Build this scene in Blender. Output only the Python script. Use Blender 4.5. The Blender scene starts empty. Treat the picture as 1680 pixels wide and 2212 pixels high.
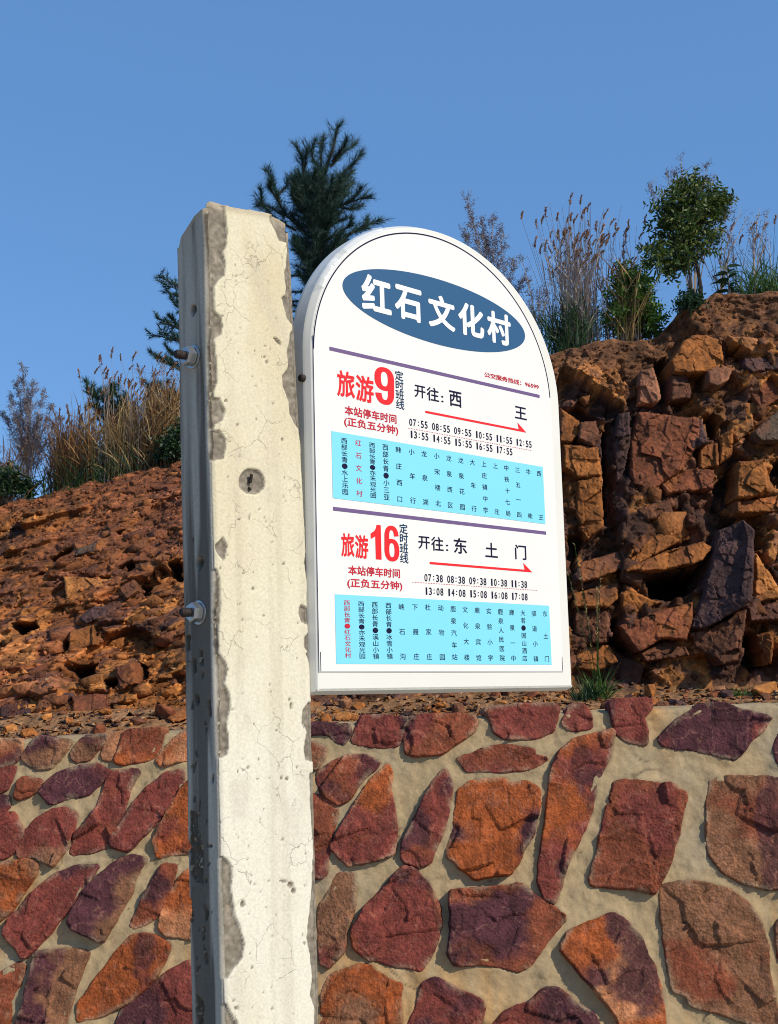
import bpy, bmesh, math, random
import numpy as np
from mathutils import Vector, Matrix

scene = bpy.context.scene
COL = scene.collection

# ---------------------------------------------------------------- camera, sky, sun, exposure
FPX = 2847.0                                   # focal length in pixels of a 1680 x 2212 picture
EYE = np.array([0.0, 0.0, 1.6])
_v = np.array([-527.0, -19336.0, FPX])         # direction of the zenith seen by the lens (x right, y down, z ahead)
UPC = _v / np.linalg.norm(_v)
FWC = np.array([0, 0, 1.0]) - UPC * UPC[2]
FWC /= np.linalg.norm(FWC)
RTC = np.cross(FWC, UPC)
def ray(u, v):
    d = np.array([u - 840.0, v - 1106.0, FPX]) / FPX
    return np.array([d @ RTC, d @ FWC, d @ UPC])
def project(P):
    p = np.asarray(P, float) - EYE
    q = p[..., 0:1] * RTC + p[..., 1:2] * FWC + p[..., 2:3] * UPC
    return np.stack([840 + FPX * q[..., 0] / q[..., 2], 1106 + FPX * q[..., 1] / q[..., 2]], -1)
def hit(u, v, P0, n):
    r = ray(u, v)
    return EYE + r * (((P0 - EYE) @ n) / (r @ n))
def at_depth(u, v, Y):
    r = ray(u, v)
    return EYE + r * (Y / r[1])

cam = bpy.data.cameras.new('camera')
cam.sensor_fit = 'VERTICAL'
cam.sensor_height = 36.0
cam.lens = FPX / 2212.0 * 36.0
cam.clip_start = 0.05
cam.clip_end = 3000
camo = bpy.data.objects.new('camera', cam)
COL.objects.link(camo)
R = Matrix((RTC, FWC, UPC)) @ Matrix(((1, 0, 0), (0, -1, 0), (0, 0, -1)))   # lens axes -> world
camo.matrix_world = Matrix.Translation(EYE) @ R.to_4x4()
scene.camera = camo

SUN_AZ, SUN_EL = math.radians(54), math.radians(37)
to_sun = Vector((math.sin(SUN_AZ) * math.cos(SUN_EL), -math.cos(SUN_AZ) * math.cos(SUN_EL), math.sin(SUN_EL)))
world = bpy.data.worlds.new('World')
scene.world = world
world.use_nodes = True
wn = world.node_tree.nodes
wl = world.node_tree.links
sky = wn.new('ShaderNodeTexSky')
sky.sky_type = 'NISHITA'
sky.sun_disc = False
sky.sun_elevation = SUN_EL
sky.sun_rotation = math.pi - SUN_AZ
sky.altitude = 200
sky.air_density = 1.0
sky.dust_density = 1.0
sky.ozone_density = 8.0
wn['Background'].inputs['Strength'].default_value = 0.10
haze_mix = wn.new('ShaderNodeMix')                # thin even autumn haze over the clear sky
haze_mix.data_type = 'RGBA'
haze_mix.inputs[0].default_value = 0.52
haze_mix.inputs[7].default_value = (0.92, 2.28, 4.70, 1)
wl.new(sky.outputs[0], haze_mix.inputs[6])
wl.new(haze_mix.outputs[2], wn['Background'].inputs['Color'])

sun = bpy.data.lights.new('sun', 'SUN')
sun.energy = 3.1
sun.angle = math.radians(1.5)
sun.color = (1.0, 0.90, 0.74)
suno = bpy.data.objects.new('sun', sun)
suno.rotation_euler = to_sun.to_track_quat('Z', 'Y').to_euler()
suno.location = (4, -4, 8)
COL.objects.link(suno)

scene.view_settings.view_transform = 'Standard'
scene.view_settings.look = 'None'
scene.view_settings.exposure = 0.6
scene.view_settings.gamma = 1.0
scene.cycles.use_denoising = True
scene.cycles.max_bounces = 6
scene.cycles.filter_width = 1.0

rng = np.random.default_rng(7)
random.seed(7)

# ---------------------------------------------------------------- small helpers
def _hash(ix, iy, iz, seed):
    h = (ix.astype(np.int64) * 374761393 + iy.astype(np.int64) * 668265263 + iz.astype(np.int64) * 2147483647 + seed * 1274126177) & 0xFFFFFFFF
    h = ((h ^ (h >> 13)) * 1274126177) & 0xFFFFFFFF
    h = ((h ^ (h >> 15)) * 2246822519) & 0xFFFFFFFF
    return ((h ^ (h >> 16)) & 0xFFFFFF) / float(0xFFFFFF)
def noise2(x, y, seed=0):
    x = np.asarray(x, float); y = np.asarray(y, float)
    ix = np.floor(x); iy = np.floor(y); fx = x - ix; fy = y - iy
    fx = fx * fx * (3 - 2 * fx); fy = fy * fy * (3 - 2 * fy)
    z = np.zeros_like(ix)
    a = _hash(ix, iy, z, seed); b = _hash(ix + 1, iy, z, seed)
    c = _hash(ix, iy + 1, z, seed); d = _hash(ix + 1, iy + 1, z, seed)
    return (a * (1 - fx) + b * fx) * (1 - fy) + (c * (1 - fx) + d * fx) * fy - 0.5
def fbm2(x, y, seed=0, octv=4, gain=0.5):
    t = 0; a = 1.0; s = 0
    for k in range(octv):
        t = t + a * noise2(np.asarray(x) * 2 ** k + 17.3 * k, np.asarray(y) * 2 ** k - 9.1 * k, seed + k); s += a; a *= gain
    return t / s * 2
def cells2(x, y, seed=0, jit=0.9):
    """nearest cell of a jittered grid: (random id values of the cell, offset to its centre, gap to the next cell)"""
    x = np.asarray(x, float); y = np.asarray(y, float)
    ix = np.floor(x); iy = np.floor(y)
    d1 = np.full(x.shape, 9.0); d2 = np.full(x.shape, 9.0)
    cx = np.zeros(x.shape); cy = np.zeros(x.shape); px = np.zeros(x.shape); py = np.zeros(x.shape)
    z = np.zeros_like(ix)
    for i in (-1, 0, 1):
        for j in (-1, 0, 1):
            gx = ix + i; gy = iy + j
            sx = gx + 0.5 + jit * (_hash(gx, gy, z, seed) - 0.5); sy = gy + 0.5 + jit * (_hash(gx, gy, z, seed + 91) - 0.5)
            d = np.hypot(x - sx, y - sy)
            near = d < d1
            d2 = np.where(near, d1, np.minimum(d2, d))
            cx = np.where(near, gx, cx); cy = np.where(near, gy, cy)
            px = np.where(near, x - sx, px); py = np.where(near, y - sy, py)
            d1 = np.where(near, d, d1)
    r = [_hash(cx, cy, z, seed + 200 + k) for k in range(4)]
    return r, px, py, d2 - d1
def sstep(x, a, b):
    t = np.clip((x - a) / (b - a), 0, 1)
    return t * t * (3 - 2 * t)
def poly_sd(px, py, poly):
    """signed distance to a closed polygon, positive inside"""
    P = np.asarray(poly, float); n = len(P)
    best = np.full(px.shape, 1e9); ins = np.zeros(px.shape, bool)
    for i in range(n):
        a = P[i]; b = P[(i + 1) % n]; e = b - a
        L = e @ e
        if L < 1e-18: continue
        t = np.clip(((px - a[0]) * e[0] + (py - a[1]) * e[1]) / L, 0, 1)
        best = np.minimum(best, np.hypot(px - a[0] - t * e[0], py - a[1] - t * e[1]))
        if a[1] != b[1]:
            c = ((a[1] > py) != (b[1] > py)) & (px < (b[0] - a[0]) * (py - a[1]) / (b[1] - a[1]) + a[0])
            ins ^= c
    return np.where(ins, best, -best)
def chaikin(P):
    P = np.asarray(P, float); Q = np.roll(P, -1, 0)
    return np.stack([0.90 * P + 0.10 * Q, 0.10 * P + 0.90 * Q], 1).reshape(-1, 2)

def mesh_obj(name, V, Fc, mat, parent=None, smooth=False, color=None, fattr=None):
    me = bpy.data.meshes.new(name)
    V = np.asarray(V, float)
    if isinstance(Fc, np.ndarray) and Fc.ndim == 2 and len(Fc):
        n, k = Fc.shape
        me.vertices.add(len(V)); me.vertices.foreach_set('co', V.astype(np.float32).ravel())
        me.loops.add(n * k); me.loops.foreach_set('vertex_index', Fc.astype(np.int32).ravel())
        me.polygons.add(n); me.polygons.foreach_set('loop_start', np.arange(0, n * k, k, dtype=np.int32))
        me.update(calc_edges=True)
    else:
        me.from_pydata([tuple(v) for v in V], [], [tuple(int(i) for i in f) for f in Fc])
    if color is not None:
        ca = me.color_attributes.new('rock', 'FLOAT_COLOR', 'POINT')
        c4 = np.ones((len(V), 4), np.float32); c4[:, :3] = color
        ca.data.foreach_set('color', c4.ravel())
    for k, arr in (fattr or {}).items():
        at = me.attributes.new(k, 'FLOAT', 'POINT')
        at.data.foreach_set('value', np.asarray(arr, np.float32))
    if smooth:
        me.polygons.foreach_set('use_smooth', np.ones(len(me.polygons), bool))
    me.materials.append(mat)
    me.update()
    o = bpy.data.objects.new(name, me)
    COL.objects.link(o)
    if parent is not None: o.parent = parent
    return o
def tag(o, label=None, cat=None, group=None, kind=None):
    if label: o['label'] = label
    if cat: o['category'] = cat
    if group: o['group'] = group
    if kind: o['kind'] = kind
    return o
def empty(name, loc, label, cat, group=None):
    o = bpy.data.objects.new(name, None)
    o.empty_display_size = 0.1
    o.location = loc
    COL.objects.link(o)
    return tag(o, label, cat, group)
def grid_faces(nr, nc, keep=None):
    i = np.arange(nr * nc).reshape(nr, nc)
    f = np.stack([i[:-1, :-1], i[:-1, 1:], i[1:, 1:], i[1:, :-1]], -1).reshape(-1, 4)
    if keep is not None:
        k = keep.ravel()
        f = f[k[f].all(1)]
    return f

class Geo:
    """collects triangles, quads and tubes and links them as one mesh object"""
    def __init__(s): s.v = []; s.f = []
    def add(s, V, F):
        o = len(s.v)
        s.v.extend([tuple(p) for p in V]); s.f.extend([tuple(i + o for i in f) for f in F])
    def tube(s, pts, r0, r1, n=4):
        pts = [Vector(p) for p in pts]; m = len(pts); V = []; F = []
        for k, p in enumerate(pts):
            t = (pts[min(k + 1, m - 1)] - pts[max(k - 1, 0)])
            if t.length < 1e-9: t = Vector((0, 0, 1))
            t.normalize()
            a = t.orthogonal().normalized(); b = t.cross(a)
            r = r0 + (r1 - r0) * k / (m - 1)
            for j in range(n):
                an = 2 * math.pi * j / n
                V.append(p + (a * math.cos(an) + b * math.sin(an)) * r)
        for k in range(m - 1):
            for j in range(n):
                F.append((k * n + j, k * n + (j + 1) % n, (k + 1) * n + (j + 1) % n, (k + 1) * n + j))
        F.append(tuple(range(n))[::-1]); F.append(tuple((m - 1) * n + j for j in range(n)))
        s.add(V, F)
    def blade(s, base, direction, length, width, droop=0.0, segs=3, side=None):
        """a narrow leaf folded over its length"""
        d = Vector(direction).normalized(); p = Vector(base)
        w = Vector(side) if side is not None else d.cross(Vector((random.uniform(-1, 1), random.uniform(-1, 1), random.uniform(-1, 1))))
        if w.length < 1e-6: w = d.orthogonal()
        w.normalize(); V = []; F = []
        for k in range(segs + 1):
            t = k / segs
            ww = width * 0.5 * (math.sin(math.pi * min(1, 0.12 + 0.88 * t)) if segs > 2 else (1 - t))
            if k == segs:
                V.append(p)
            else:
                V += [p - w * ww, p + w * ww]
            d = (d + Vector((0, 0, -droop / segs))).normalized()
            p = p + d * (length / segs)
        for k in range(segs - 1): F.append((2 * k, 2 * k + 1, 2 * k + 3, 2 * k + 2))
        F.append((2 * segs - 2, 2 * segs - 1, 2 * segs))
        s.add(V, F)
    def needle(s, base, d, length, width):
        w = d.orthogonal().normalized()
        w.rotate(Matrix.Rotation(random.uniform(0, 6.28), 3, d))
        b = Vector(base)
        s.add([b - w * width * .5, b + w * width * .5, b + d * length], [(0, 1, 2)])
    def build(s, name, mat, parent=None, smooth=False):
        tri = all(len(f) == 3 for f in s.f)
        o = mesh_obj(name, np.array(s.v), np.array(s.f) if tri else s.f, mat, None, smooth)
        if parent is not None:
            o.parent = parent
            o.matrix_parent_inverse = Matrix.Translation(-Vector(parent.location))
        return o

# ---------------------------------------------------------------- materials
def material(name):
    m = bpy.data.materials.new(name); m.use_nodes = True
    nt = m.node_tree
    return m, nt, nt.nodes, nt.links, nt.nodes['Principled BSDF']
def plain(name, col, rough=0.6, metal=0.0, var=0.0, scale=20.0, bump=0.0, spec=0.4, trans=None):
    m, nt, N, L, B = material(name)
    B.inputs['Roughness'].default_value = rough; B.inputs['Metallic'].default_value = metal
    B.inputs['Specular IOR Level'].default_value = spec
    tc = N.new('ShaderNodeTexCoord')
    nz = N.new('ShaderNodeTexNoise'); nz.inputs['Scale'].default_value = scale; nz.inputs['Detail'].default_value = 6
    L.new(tc.outputs['Object'], nz.inputs['Vector'])
    mx = N.new('ShaderNodeMix'); mx.data_type = 'RGBA'
    mx.inputs[6].default_value = tuple(c * (1 - var) for c in col) + (1,)
    mx.inputs[7].default_value = tuple(min(1, c * (1 + var)) for c in col) + (1,)
    L.new(nz.outputs['Fac'], mx.inputs[0]); L.new(mx.outputs[2], B.inputs['Base Color'])
    if bump:
        bp = N.new('ShaderNodeBump'); bp.inputs['Strength'].default_value = bump; bp.inputs['Distance'].default_value = 0.004
        L.new(nz.outputs['Fac'], bp.inputs['Height']); L.new(bp.outputs[0], B.inputs['Normal'])
    return m
def leafy(name, stops, rough=0.6, transl=0.25):
    """foliage: every leaf (mesh island) takes its own tone; some light passes through"""
    m, nt, N, L, B = material(name)
    g = N.new('ShaderNodeNewGeometry')
    cr = N.new('ShaderNodeValToRGB')
    el = cr.color_ramp.elements
    el[0].position = 0; el[0].color = stops[0] + (1,); el[1].position = 1; el[1].color = stops[-1] + (1,)
    for k, c in enumerate(stops[1:-1]):
        e = el.new((k + 1) / (len(stops) - 1)); e.color = c + (1,)
    L.new(g.outputs['Random Per Island'], cr.inputs[0]); L.new(cr.outputs[0], B.inputs['Base Color'])
    B.inputs['Roughness'].default_value = rough; B.inputs['Specular IOR Level'].default_value = 0.3
    t = N.new('ShaderNodeBsdfTranslucent'); L.new(cr.outputs[0], t.inputs['Color'])
    ms = N.new('ShaderNodeMixShader'); ms.inputs[0].default_value = transl
    L.new(B.outputs[0], ms.inputs[1]); L.new(t.outputs[0], ms.inputs[2])
    L.new(ms.outputs[0], N['Material Output'].inputs['Surface'])
    return m
def rock_mat(name, scale, bump, dist, grain=0.35, rough=0.85):
    """rock or earth: colour of the bed from the 'rock' attribute, grain and veins from noise"""
    m, nt, N, L, B = material(name)
    B.inputs['Roughness'].default_value = rough; B.inputs['Specular IOR Level'].default_value = 0.25
    at = N.new('ShaderNodeAttribute'); at.attribute_name = 'rock'
    tc = N.new('ShaderNodeTexCoord')
    n1 = N.new('ShaderNodeTexNoise'); n1.inputs['Scale'].default_value = scale; n1.inputs['Detail'].default_value = 9; n1.inputs['Roughness'].default_value = 0.68
    n2 = N.new('ShaderNodeTexNoise'); n2.inputs['Scale'].default_value = scale * 0.23; n2.inputs['Detail'].default_value = 7; n2.inputs['Roughness'].default_value = 0.6
    vo = N.new('ShaderNodeTexVoronoi'); vo.inputs['Scale'].default_value = scale * 1.3
    for n in (n1, n2, vo): L.new(tc.outputs['Object'], n.inputs['Vector'])
    r1 = N.new('ShaderNodeMapRange'); r1.inputs[1].default_value = 0.3; r1.inputs[2].default_value = 0.7
    r1.inputs[3].default_value = 1 - grain; r1.inputs[4].default_value = 1 + grain
    L.new(n1.outputs['Fac'], r1.inputs[0])
    r2 = N.new('ShaderNodeMapRange'); r2.inputs[1].default_value = 0.32; r2.inputs[2].default_value = 0.68
    r2.inputs[3].default_value = 1 - grain * 0.9; r2.inputs[4].default_value = 1 + grain * 0.9
    L.new(n2.outputs['Fac'], r2.inputs[0])
    mu = N.new('ShaderNodeMath'); mu.operation = 'MULTIPLY'
    L.new(r1.outputs[0], mu.inputs[0]); L.new(r2.outputs[0], mu.inputs[1])
    vm = N.new('ShaderNodeVectorMath'); vm.operation = 'SCALE'
    L.new(at.outputs['Color'], vm.inputs[0]); L.new(mu.outputs[0], vm.inputs['Scale'])
    L.new(vm.outputs[0], B.inputs['Base Color'])
    ad = N.new('ShaderNodeMath'); ad.operation = 'ADD'
    L.new(n1.outputs['Fac'], ad.inputs[0])
    mv = N.new('ShaderNodeMath'); mv.operation = 'MULTIPLY'; mv.inputs[1].default_value = 0.5
    L.new(vo.outputs['Distance'], mv.inputs[0]); L.new(mv.outputs[0], ad.inputs[1])
    bp = N.new('ShaderNodeBump'); bp.inputs['Strength'].default_value = bump; bp.inputs['Distance'].default_value = dist
    L.new(ad.outputs[0], bp.inputs['Height']); L.new(bp.outputs[0], B.inputs['Normal'])
    return m

M_STONE = rock_mat('red_sandstone', 70, 1.0, 0.006, 0.40)
M_CLIFF = rock_mat('weathered_cliff_rock', 30, 1.0, 0.014, 0.42)
M_MORTAR = rock_mat('sandy_mortar', 50, 0.55, 0.004, 0.13)
M_LOOSE = rock_mat('broken_rock', 40, 0.8, 0.006, 0.35)

# ---------------------------------------------------------------- ground
mg = plain('road_gravel', (0.34, 0.29, 0.22), 0.9, var=0.2, scale=30, bump=0.5)
g = 400.0
ground = mesh_obj('ground', [(-g, -g, 0), (g, -g, 0), (g, g, 0), (-g, g, 0)], [(0, 1, 2, 3)], mg)
tag(ground, 'flat pale gravelly road ground in front of the stone wall', 'ground', kind='structure')
# ---------------------------------------------------------------- stone retaining wall
WL = at_depth(0, 1602, 5.88); WR = at_depth(1680, 1522, 5.87)
WE1 = (WR - WL) / np.linalg.norm(WR - WL)                     # along the top
_up = np.array([0, 0.20, 1.0]); WE2 = _up - WE1 * (_up @ WE1); WE2 /= np.linalg.norm(WE2)   # up the battered face
WN = np.cross(WE1, WE2)                                       # out of the face, towards the road
WO = WL.copy()
def wall_ab(u, v):
    p = hit(u, v, WO, WN) - WO
    return np.array([p @ WE1, p @ WE2])
def wall_pt(a, b, h):
    return WO + np.multiply.outer(a, WE1) + np.multiply.outer(b, WE2) + np.multiply.outer(h, WN)

ZA = lambda x, y: (x * .2986, 1551.4 + y * .2986)
ZB = lambda x, y: (665.8 + x * .3279, 1486.7 + y * .3279)
ZC = lambda x, y: (1131.2 + x * .3278, 1486.7 + y * .3278)
M_ = (.215, .048, .034); P_ = (.088, .027, .034); O_ = (.34, .082, .020); B_ = (.235, .062, .028); K_ = (.46, .19, .085); D_ = (.25, .112, .055)
STONES = [  # outline, main colour, second colour, height out of the mortar (m), slope
 (ZA, [(-60,170),(150,165),(160,240),(100,320),(-60,370)], B_, K_, .03),
 (ZA, [(165,285),(265,145),(420,165),(505,170),(490,215),(350,370),(270,360),(215,330)], D_, P_, .035),
 (ZA, [(520,265),(600,150),(770,128),(720,200),(640,290),(560,312),(530,300)], M_, D_, .025),
 (ZA, [(745,270),(770,190),(765,130),(860,115),(893,115),(865,225),(832,297),(760,295)], K_, D_, .03),
 (ZA, [(842,312),(876,228),(906,108),(1185,80),(1165,180),(1115,275),(1050,305),(880,322)], O_, B_, .035),
 (ZA, [(1140,310),(1170,250),(1260,160),(1350,100),(1440,80),(1430,280),(1350,300),(1240,320),(1160,335)], O_, K_, .04),
 (ZA, [(-60,390),(105,355),(80,440),(40,510),(-60,545)], M_, O_, .03),
 (ZA, [(120,580),(150,470),(190,440),(300,455),(275,520),(200,555)], B_, M_, .025),
 (ZA, [(300,545),(340,480),(420,410),(560,365),(690,345),(800,400),(690,490),(640,545),(470,570),(400,605),(360,610)], M_, P_, .04),
 (ZA, [(520,970),(560,850),(640,760),(720,640),(780,450),(840,390),(1000,385),(940,480),(905,610),(880,700),(830,850),(800,920),(700,950),(540,975)], M_, B_, .05),
 (ZA, [(822,868),(878,780),(965,640),(1085,500),(1200,410),(1330,385),(1330,440),(1300,560),(1180,680),(1060,830),(950,930),(910,950),(815,922)], M_, P_, .045),
 (ZA, [(-60,570),(50,570),(60,640),(0,690),(-60,700)], P_, M_, .02),
 (ZA, [(-80,740),(80,690),(140,770),(165,830),(130,930),(60,990),(-80,1015)], P_, M_, .035),
 (ZA, [(135,980),(180,850),(270,740),(380,670),(470,655),(550,700),(530,790),(500,880),(470,950),(380,1060),(320,1030),(250,990),(160,1010)], D_, M_, .04),
 (ZA, [(-80,1080),(200,1030),(265,1060),(260,1130),(180,1230),(80,1390),(-80,1500)], D_, O_, .045),
 (ZA, [(45,1550),(60,1470),(150,1400),(220,1300),(380,1150),(560,1080),(710,1065),(640,1180),(560,1320),(480,1400),(390,1500),(270,1640),(180,1720),(130,1650),(80,1610)], M_, P_, .05),
 (ZA, [(510,1490),(540,1400),(620,1260),(690,1180),(770,1110),(870,1030),(960,1000),(1040,1030),(1010,1080),(960,1180),(940,1270),(860,1400),(800,1520),(740,1610),(660,1570),(530,1510)], P_, D_, .045),
 (ZA, [(1120,880),(1160,800),(1240,650),(1330,500),(1400,450),(1480,600),(1450,960),(1355,970),(1250,980),(1150,995),(1130,940)], O_, M_, .05),
 (ZA, [(950,1500),(1000,1410),(1060,1280),(1120,1170),(1190,1070),(1270,1075),(1240,1200),(1200,1320),(1130,1430),(1050,1480),(970,1510)], B_, M_, .04),
 (ZA, [(1155,1520),(1190,1380),(1250,1250),(1300,1170),(1360,1110),(1460,1090),(1500,1300),(1450,1560),(1365,1590),(1290,1575),(1220,1570)], K_, O_, .045),
 (ZA, [(570,2180),(570,2080),(640,1980),(760,1820),(860,1690),(940,1600),(1010,1565),(1130,1590),(1220,1650),(1180,1760),(1120,1860),(1040,1960),(900,2060),(740,2140),(600,2180)], O_, M_, .05),
 (ZA, [(135,2170),(190,2080),(200,1990),(250,1830),(270,1700),(400,1690),(640,1690),(600,1800),(560,1900),(520,2030),(480,2180),(450,2300),(120,2300)], D_, P_, .045),
 (ZA, [(-80,1900),(60,1820),(150,1780),(180,1810),(150,1910),(60,2050),(70,2120),(50,2300),(-80,2300)], O_, B_, .04),
 (ZA, [(810,2300),(900,2100),(1010,1990),(1120,1920),(1250,1830),(1370,1770),(1520,1800),(1600,2000),(1560,2300)], P_, M_, .05),
 (ZB, [(-170,260),(28,240),(260,255),(270,290),(235,355),(180,350),(150,300),(30,300),(-150,330)], P_, P_, .03),
 (ZB, [(285,360),(355,195),(440,190),(640,205),(655,230),(620,280),(580,380),(440,385)], M_, P_, .035),
 (ZB, [(636,268),(668,215),(760,185),(960,180),(1090,195),(1105,225),(1090,280),(990,340),(870,430),(700,440),(645,420),(640,340)], B_, M_, .05),
 (ZB, [(1160,150),(1250,130),(1430,115),(1636,113),(1630,200),(1610,280),(1530,310),(1440,335),(1290,325),(1225,285),(1210,230)], M_, B_, .035),
 (ZB, [(-130,390),(38,370),(110,400),(100,450),(60,530),(-60,520)], B_, D_, .03),
 (ZB, [(60,600),(65,560),(150,500),(260,455),(380,458),(460,490),(430,530),(370,570),(310,660),(250,740),(200,760),(90,690)], B_, M_, .04),
 (ZB, [(-110,700),(40,710),(170,720),(190,800),(160,930),(130,1060),(105,1240),(-60,1240)], B_, M_, .04),
 (ZB, [(150,1050),(200,960),(290,810),(380,660),(470,560),(520,510),(540,560),(530,680),(560,850),(575,960),(555,1090),(480,1120),(300,1150),(270,1165),(220,1120)], M_, O_, .055),
 (ZB, [(620,1100),(625,1020),(720,850),(800,680),(870,560),(900,545),(940,620),(925,750),(900,900),(840,1030),(790,1150),(720,1170),(640,1140)], M_, B_, .04),
 (ZB, [(990,465),(1070,445),(1220,390),(1350,390),(1470,410),(1490,455),(1560,460),(1520,500),(1430,530),(1290,545),(1150,535),(1050,540)], M_, B_, .035),
 (ZB, [(925,1040),(965,940),(985,780),(1000,680),(1060,630),(1180,605),(1290,610),(1330,640),(1440,625),(1510,670),(1515,760),(1490,850),(1470,960),(1400,1060),(1380,1140),(1320,1215),(1190,1230),(1100,1245),(1000,1180),(920,1110)], O_, P_, .06),
 (ZC, [(105,1300),(110,1150),(150,900),(170,680),(190,540),(240,420),(330,350),(470,310),(585,280),(560,440),(500,560),(450,720),(420,850),(330,1050),(260,1200),(200,1410),(150,1380)], M_, O_, .05),
 (ZB, [(70,1450),(150,1330),(200,1230),(290,1220),(305,1320),(280,1500),(240,1620),(220,1740),(130,1830),(85,1800),(75,1650)], D_, M_, .04),
 (ZB, [(300,1700),(290,1600),(380,1450),(500,1330),(620,1190),(690,1200),(790,1310),(850,1440),(870,1570),(820,1720),(740,1850),(680,1840),(560,1820),(440,1780),(390,1770)], M_, B_, .05),
 (ZB, [(940,1350),(1000,1340),(1180,1330),(1390,1300),(1480,1370),(1577,1430),(1690,1515),(1610,1600),(1550,1680),(1440,1830),(1380,1860),(1280,1830),(1120,1810),(970,1820),(930,1750),(950,1600)], B_, P_, .06),
 (ZB, [(90,2300),(95,2000),(150,1900),(270,1850),(400,1835),(430,1880),(540,1930),(605,1960),(590,2080),(600,2300)], O_, D_, .05),
 (ZB, [(640,2300),(720,2100),(760,1950),(840,1920),(960,1980),(1130,2060),(1145,2120),(1100,2300)], M_, P_, .045),
 (ZB, [(1180,2300),(1230,2212),(1300,2140),(1460,2080),(1570,1985),(1640,1990),(1760,2090),(1880,2160),(1940,2300)], P_, M_, .05),
 (ZC, [(255,235),(310,130),(390,115),(430,180),(435,250),(350,275),(290,265)], M_, B_, .035),
 (ZC, [(565,90),(830,80),(825,130),(770,200),(800,280),(800,365),(740,360),(660,340),(610,290),(590,220)], M_, M_, .045),
 (ZC, [(890,340),(950,270),(1040,200),(1150,130),(1300,110),(1400,150),(1610,200),(1560,280),(1470,350),(1420,440),(1380,465),(1150,410),(920,375)], P_, M_, .05),
 (ZC, [(1650,400),(1690,300),(1850,260),(1900,400),(1800,520),(1674,490)], P_, M_, .04),
 (ZC, [(440,1250),(490,1100),(530,880),(560,760),(600,620),(780,630),(960,650),(1055,710),(1020,870),(990,1000),(950,1150),(880,1300),(850,1340),(700,1310),(550,1300),(450,1290)], B_, M_, .06),
 (ZC, [(1215,1080),(1210,800),(1235,600),(1400,590),(1560,600),(1820,630),(1840,1320),(1560,1310),(1420,1270),(1300,1190)], D_, B_, .06),
 (ZC, [(900,1310),(1050,1280),(1200,1300),(1350,1340),(1460,1430),(1540,1530),(1590,1700),(1590,1850),(1650,2100),(1710,2260),(1450,2190),(1300,2140),(1100,2080),(1075,2010),(980,1990),(950,1800),(920,1550)], D_, B_, .06),
 (ZC, [(245,1710),(300,1610),(450,1550),(590,1490),(680,1550),(760,1640),(800,1760),(860,1850),(900,2050),(930,2300),(680,2300),(600,2140),(480,1990),(380,1870),(310,1790)], O_, K_, .055),
 (ZC, [(1660,1560),(1720,1500),(1900,1480),(1960,1700),(1880,1980),(1760,2000),(1690,1800)], M_, B_, .05),
 # behind the post
 (ZA, [(1500,60),(1800,70),(1790,230),(1650,300),(1500,270)], M_, B_, .03),
 (ZA, [(1480,400),(1700,360),(1900,420),(1880,640),(1700,700),(1540,560)], D_, M_, .04),
 (ZA, [(1530,760),(1750,740),(1920,800),(1900,1060),(1680,1120),(1520,1000)], B_, O_, .04),
 (ZA, [(1560,1300),(1700,1200),(1960,1240),(1990,1520),(1800,1640),(1560,1580)], M_, P_, .04),
 (ZA, [(1640,1800),(1800,1720),(2060,1760),(2100,2100),(1900,2280),(1680,2240)], O_, B_, .04),
]
wall_polys = []
for zf, pts, c1, c2, hh in STONES:
    P = chaikin([wall_ab(*zf(*p)) for p in pts])
    wall_polys.append((P, c1, c2, hh))
# more stones of the same wall on either side of the picture
for side in (-1, 1):
    for i in range(3):
        for j in range(5):
            cx = (-0.30 - 0.36 * i) if side < 0 else (3.83 + 0.36 * i); cy = -0.16 - 0.31 * j
            cx += rng.uniform(-.04, .04); cy += rng.uniform(-.03, .03)
            k = rng.integers(6, 9); an = np.sort(rng.uniform(0, 2 * np.pi, k))
            an = np.linspace(0, 2 * np.pi, k, endpoint=False) + rng.uniform(-.25, .25, k)
            P = np.stack([cx + .175 * np.cos(an) * rng.uniform(.8, 1.05, k), cy + .145 * np.sin(an) * rng.uniform(.8, 1.1, k)], 1)
            if side > 0 and j in (1, 2) and i == 0: P[:, 0] += .06
            cc = [M_, P_, O_, B_, D_][rng.integers(0, 5)]
            wall_polys.append((chaikin(P), cc, B_, .045))

wall = empty('stone_retaining_wall', tuple(WO + WE2 * -1.52 + WE1 * 1.7), 'long battered retaining wall of red and purple sandstone blocks set in sandy mortar', 'wall')
# mortar body
xa = np.concatenate([np.linspace(-7, -0.3, 40, endpoint=False), np.arange(-0.3, 3.8, 0.009), np.linspace(3.8, 11, 40)])
xb = np.concatenate([np.linspace(-1.56, -1.4, 4, endpoint=False), np.arange(-1.4, 0.0, 0.009), [0.0]])
A, Bm = np.meshgrid(xa, xb)
near = np.full(A.shape, -1.0)
for P, *_ in wall_polys:
    lo = P.min(0) - .1; hi = P.max(0) + .1
    m = (A > lo[0]) & (A < hi[0]) & (Bm > lo[1]) & (Bm < hi[1])
    if m.any(): near[m] = np.maximum(near[m], poly_sd(A[m], Bm[m], P))
crack = np.exp(-((near + .002) / .008) ** 2) * sstep(noise2(A * 9, Bm * 9, 12), -.25, .2)
hm = -.009 * crack + .0025 * fbm2(A * 45, Bm * 45, 19, 3) + 0.012 * fbm2(A * 3.2, Bm * 3.2, 5, 3) + 0.008 * fbm2(A * 16, Bm * 16, 9, 3) + 0.006 * sstep(near, -0.05, 0.0) - 0.010 * sstep(near, 0.012, 0.03)
ck = sstep(np.abs(fbm2(A * 3.1 + 4, Bm * 3.1, 57, 4)), .016, .0) * sstep(noise2(A * 2.3, Bm * 2.3, 59), .0, .25)
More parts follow.
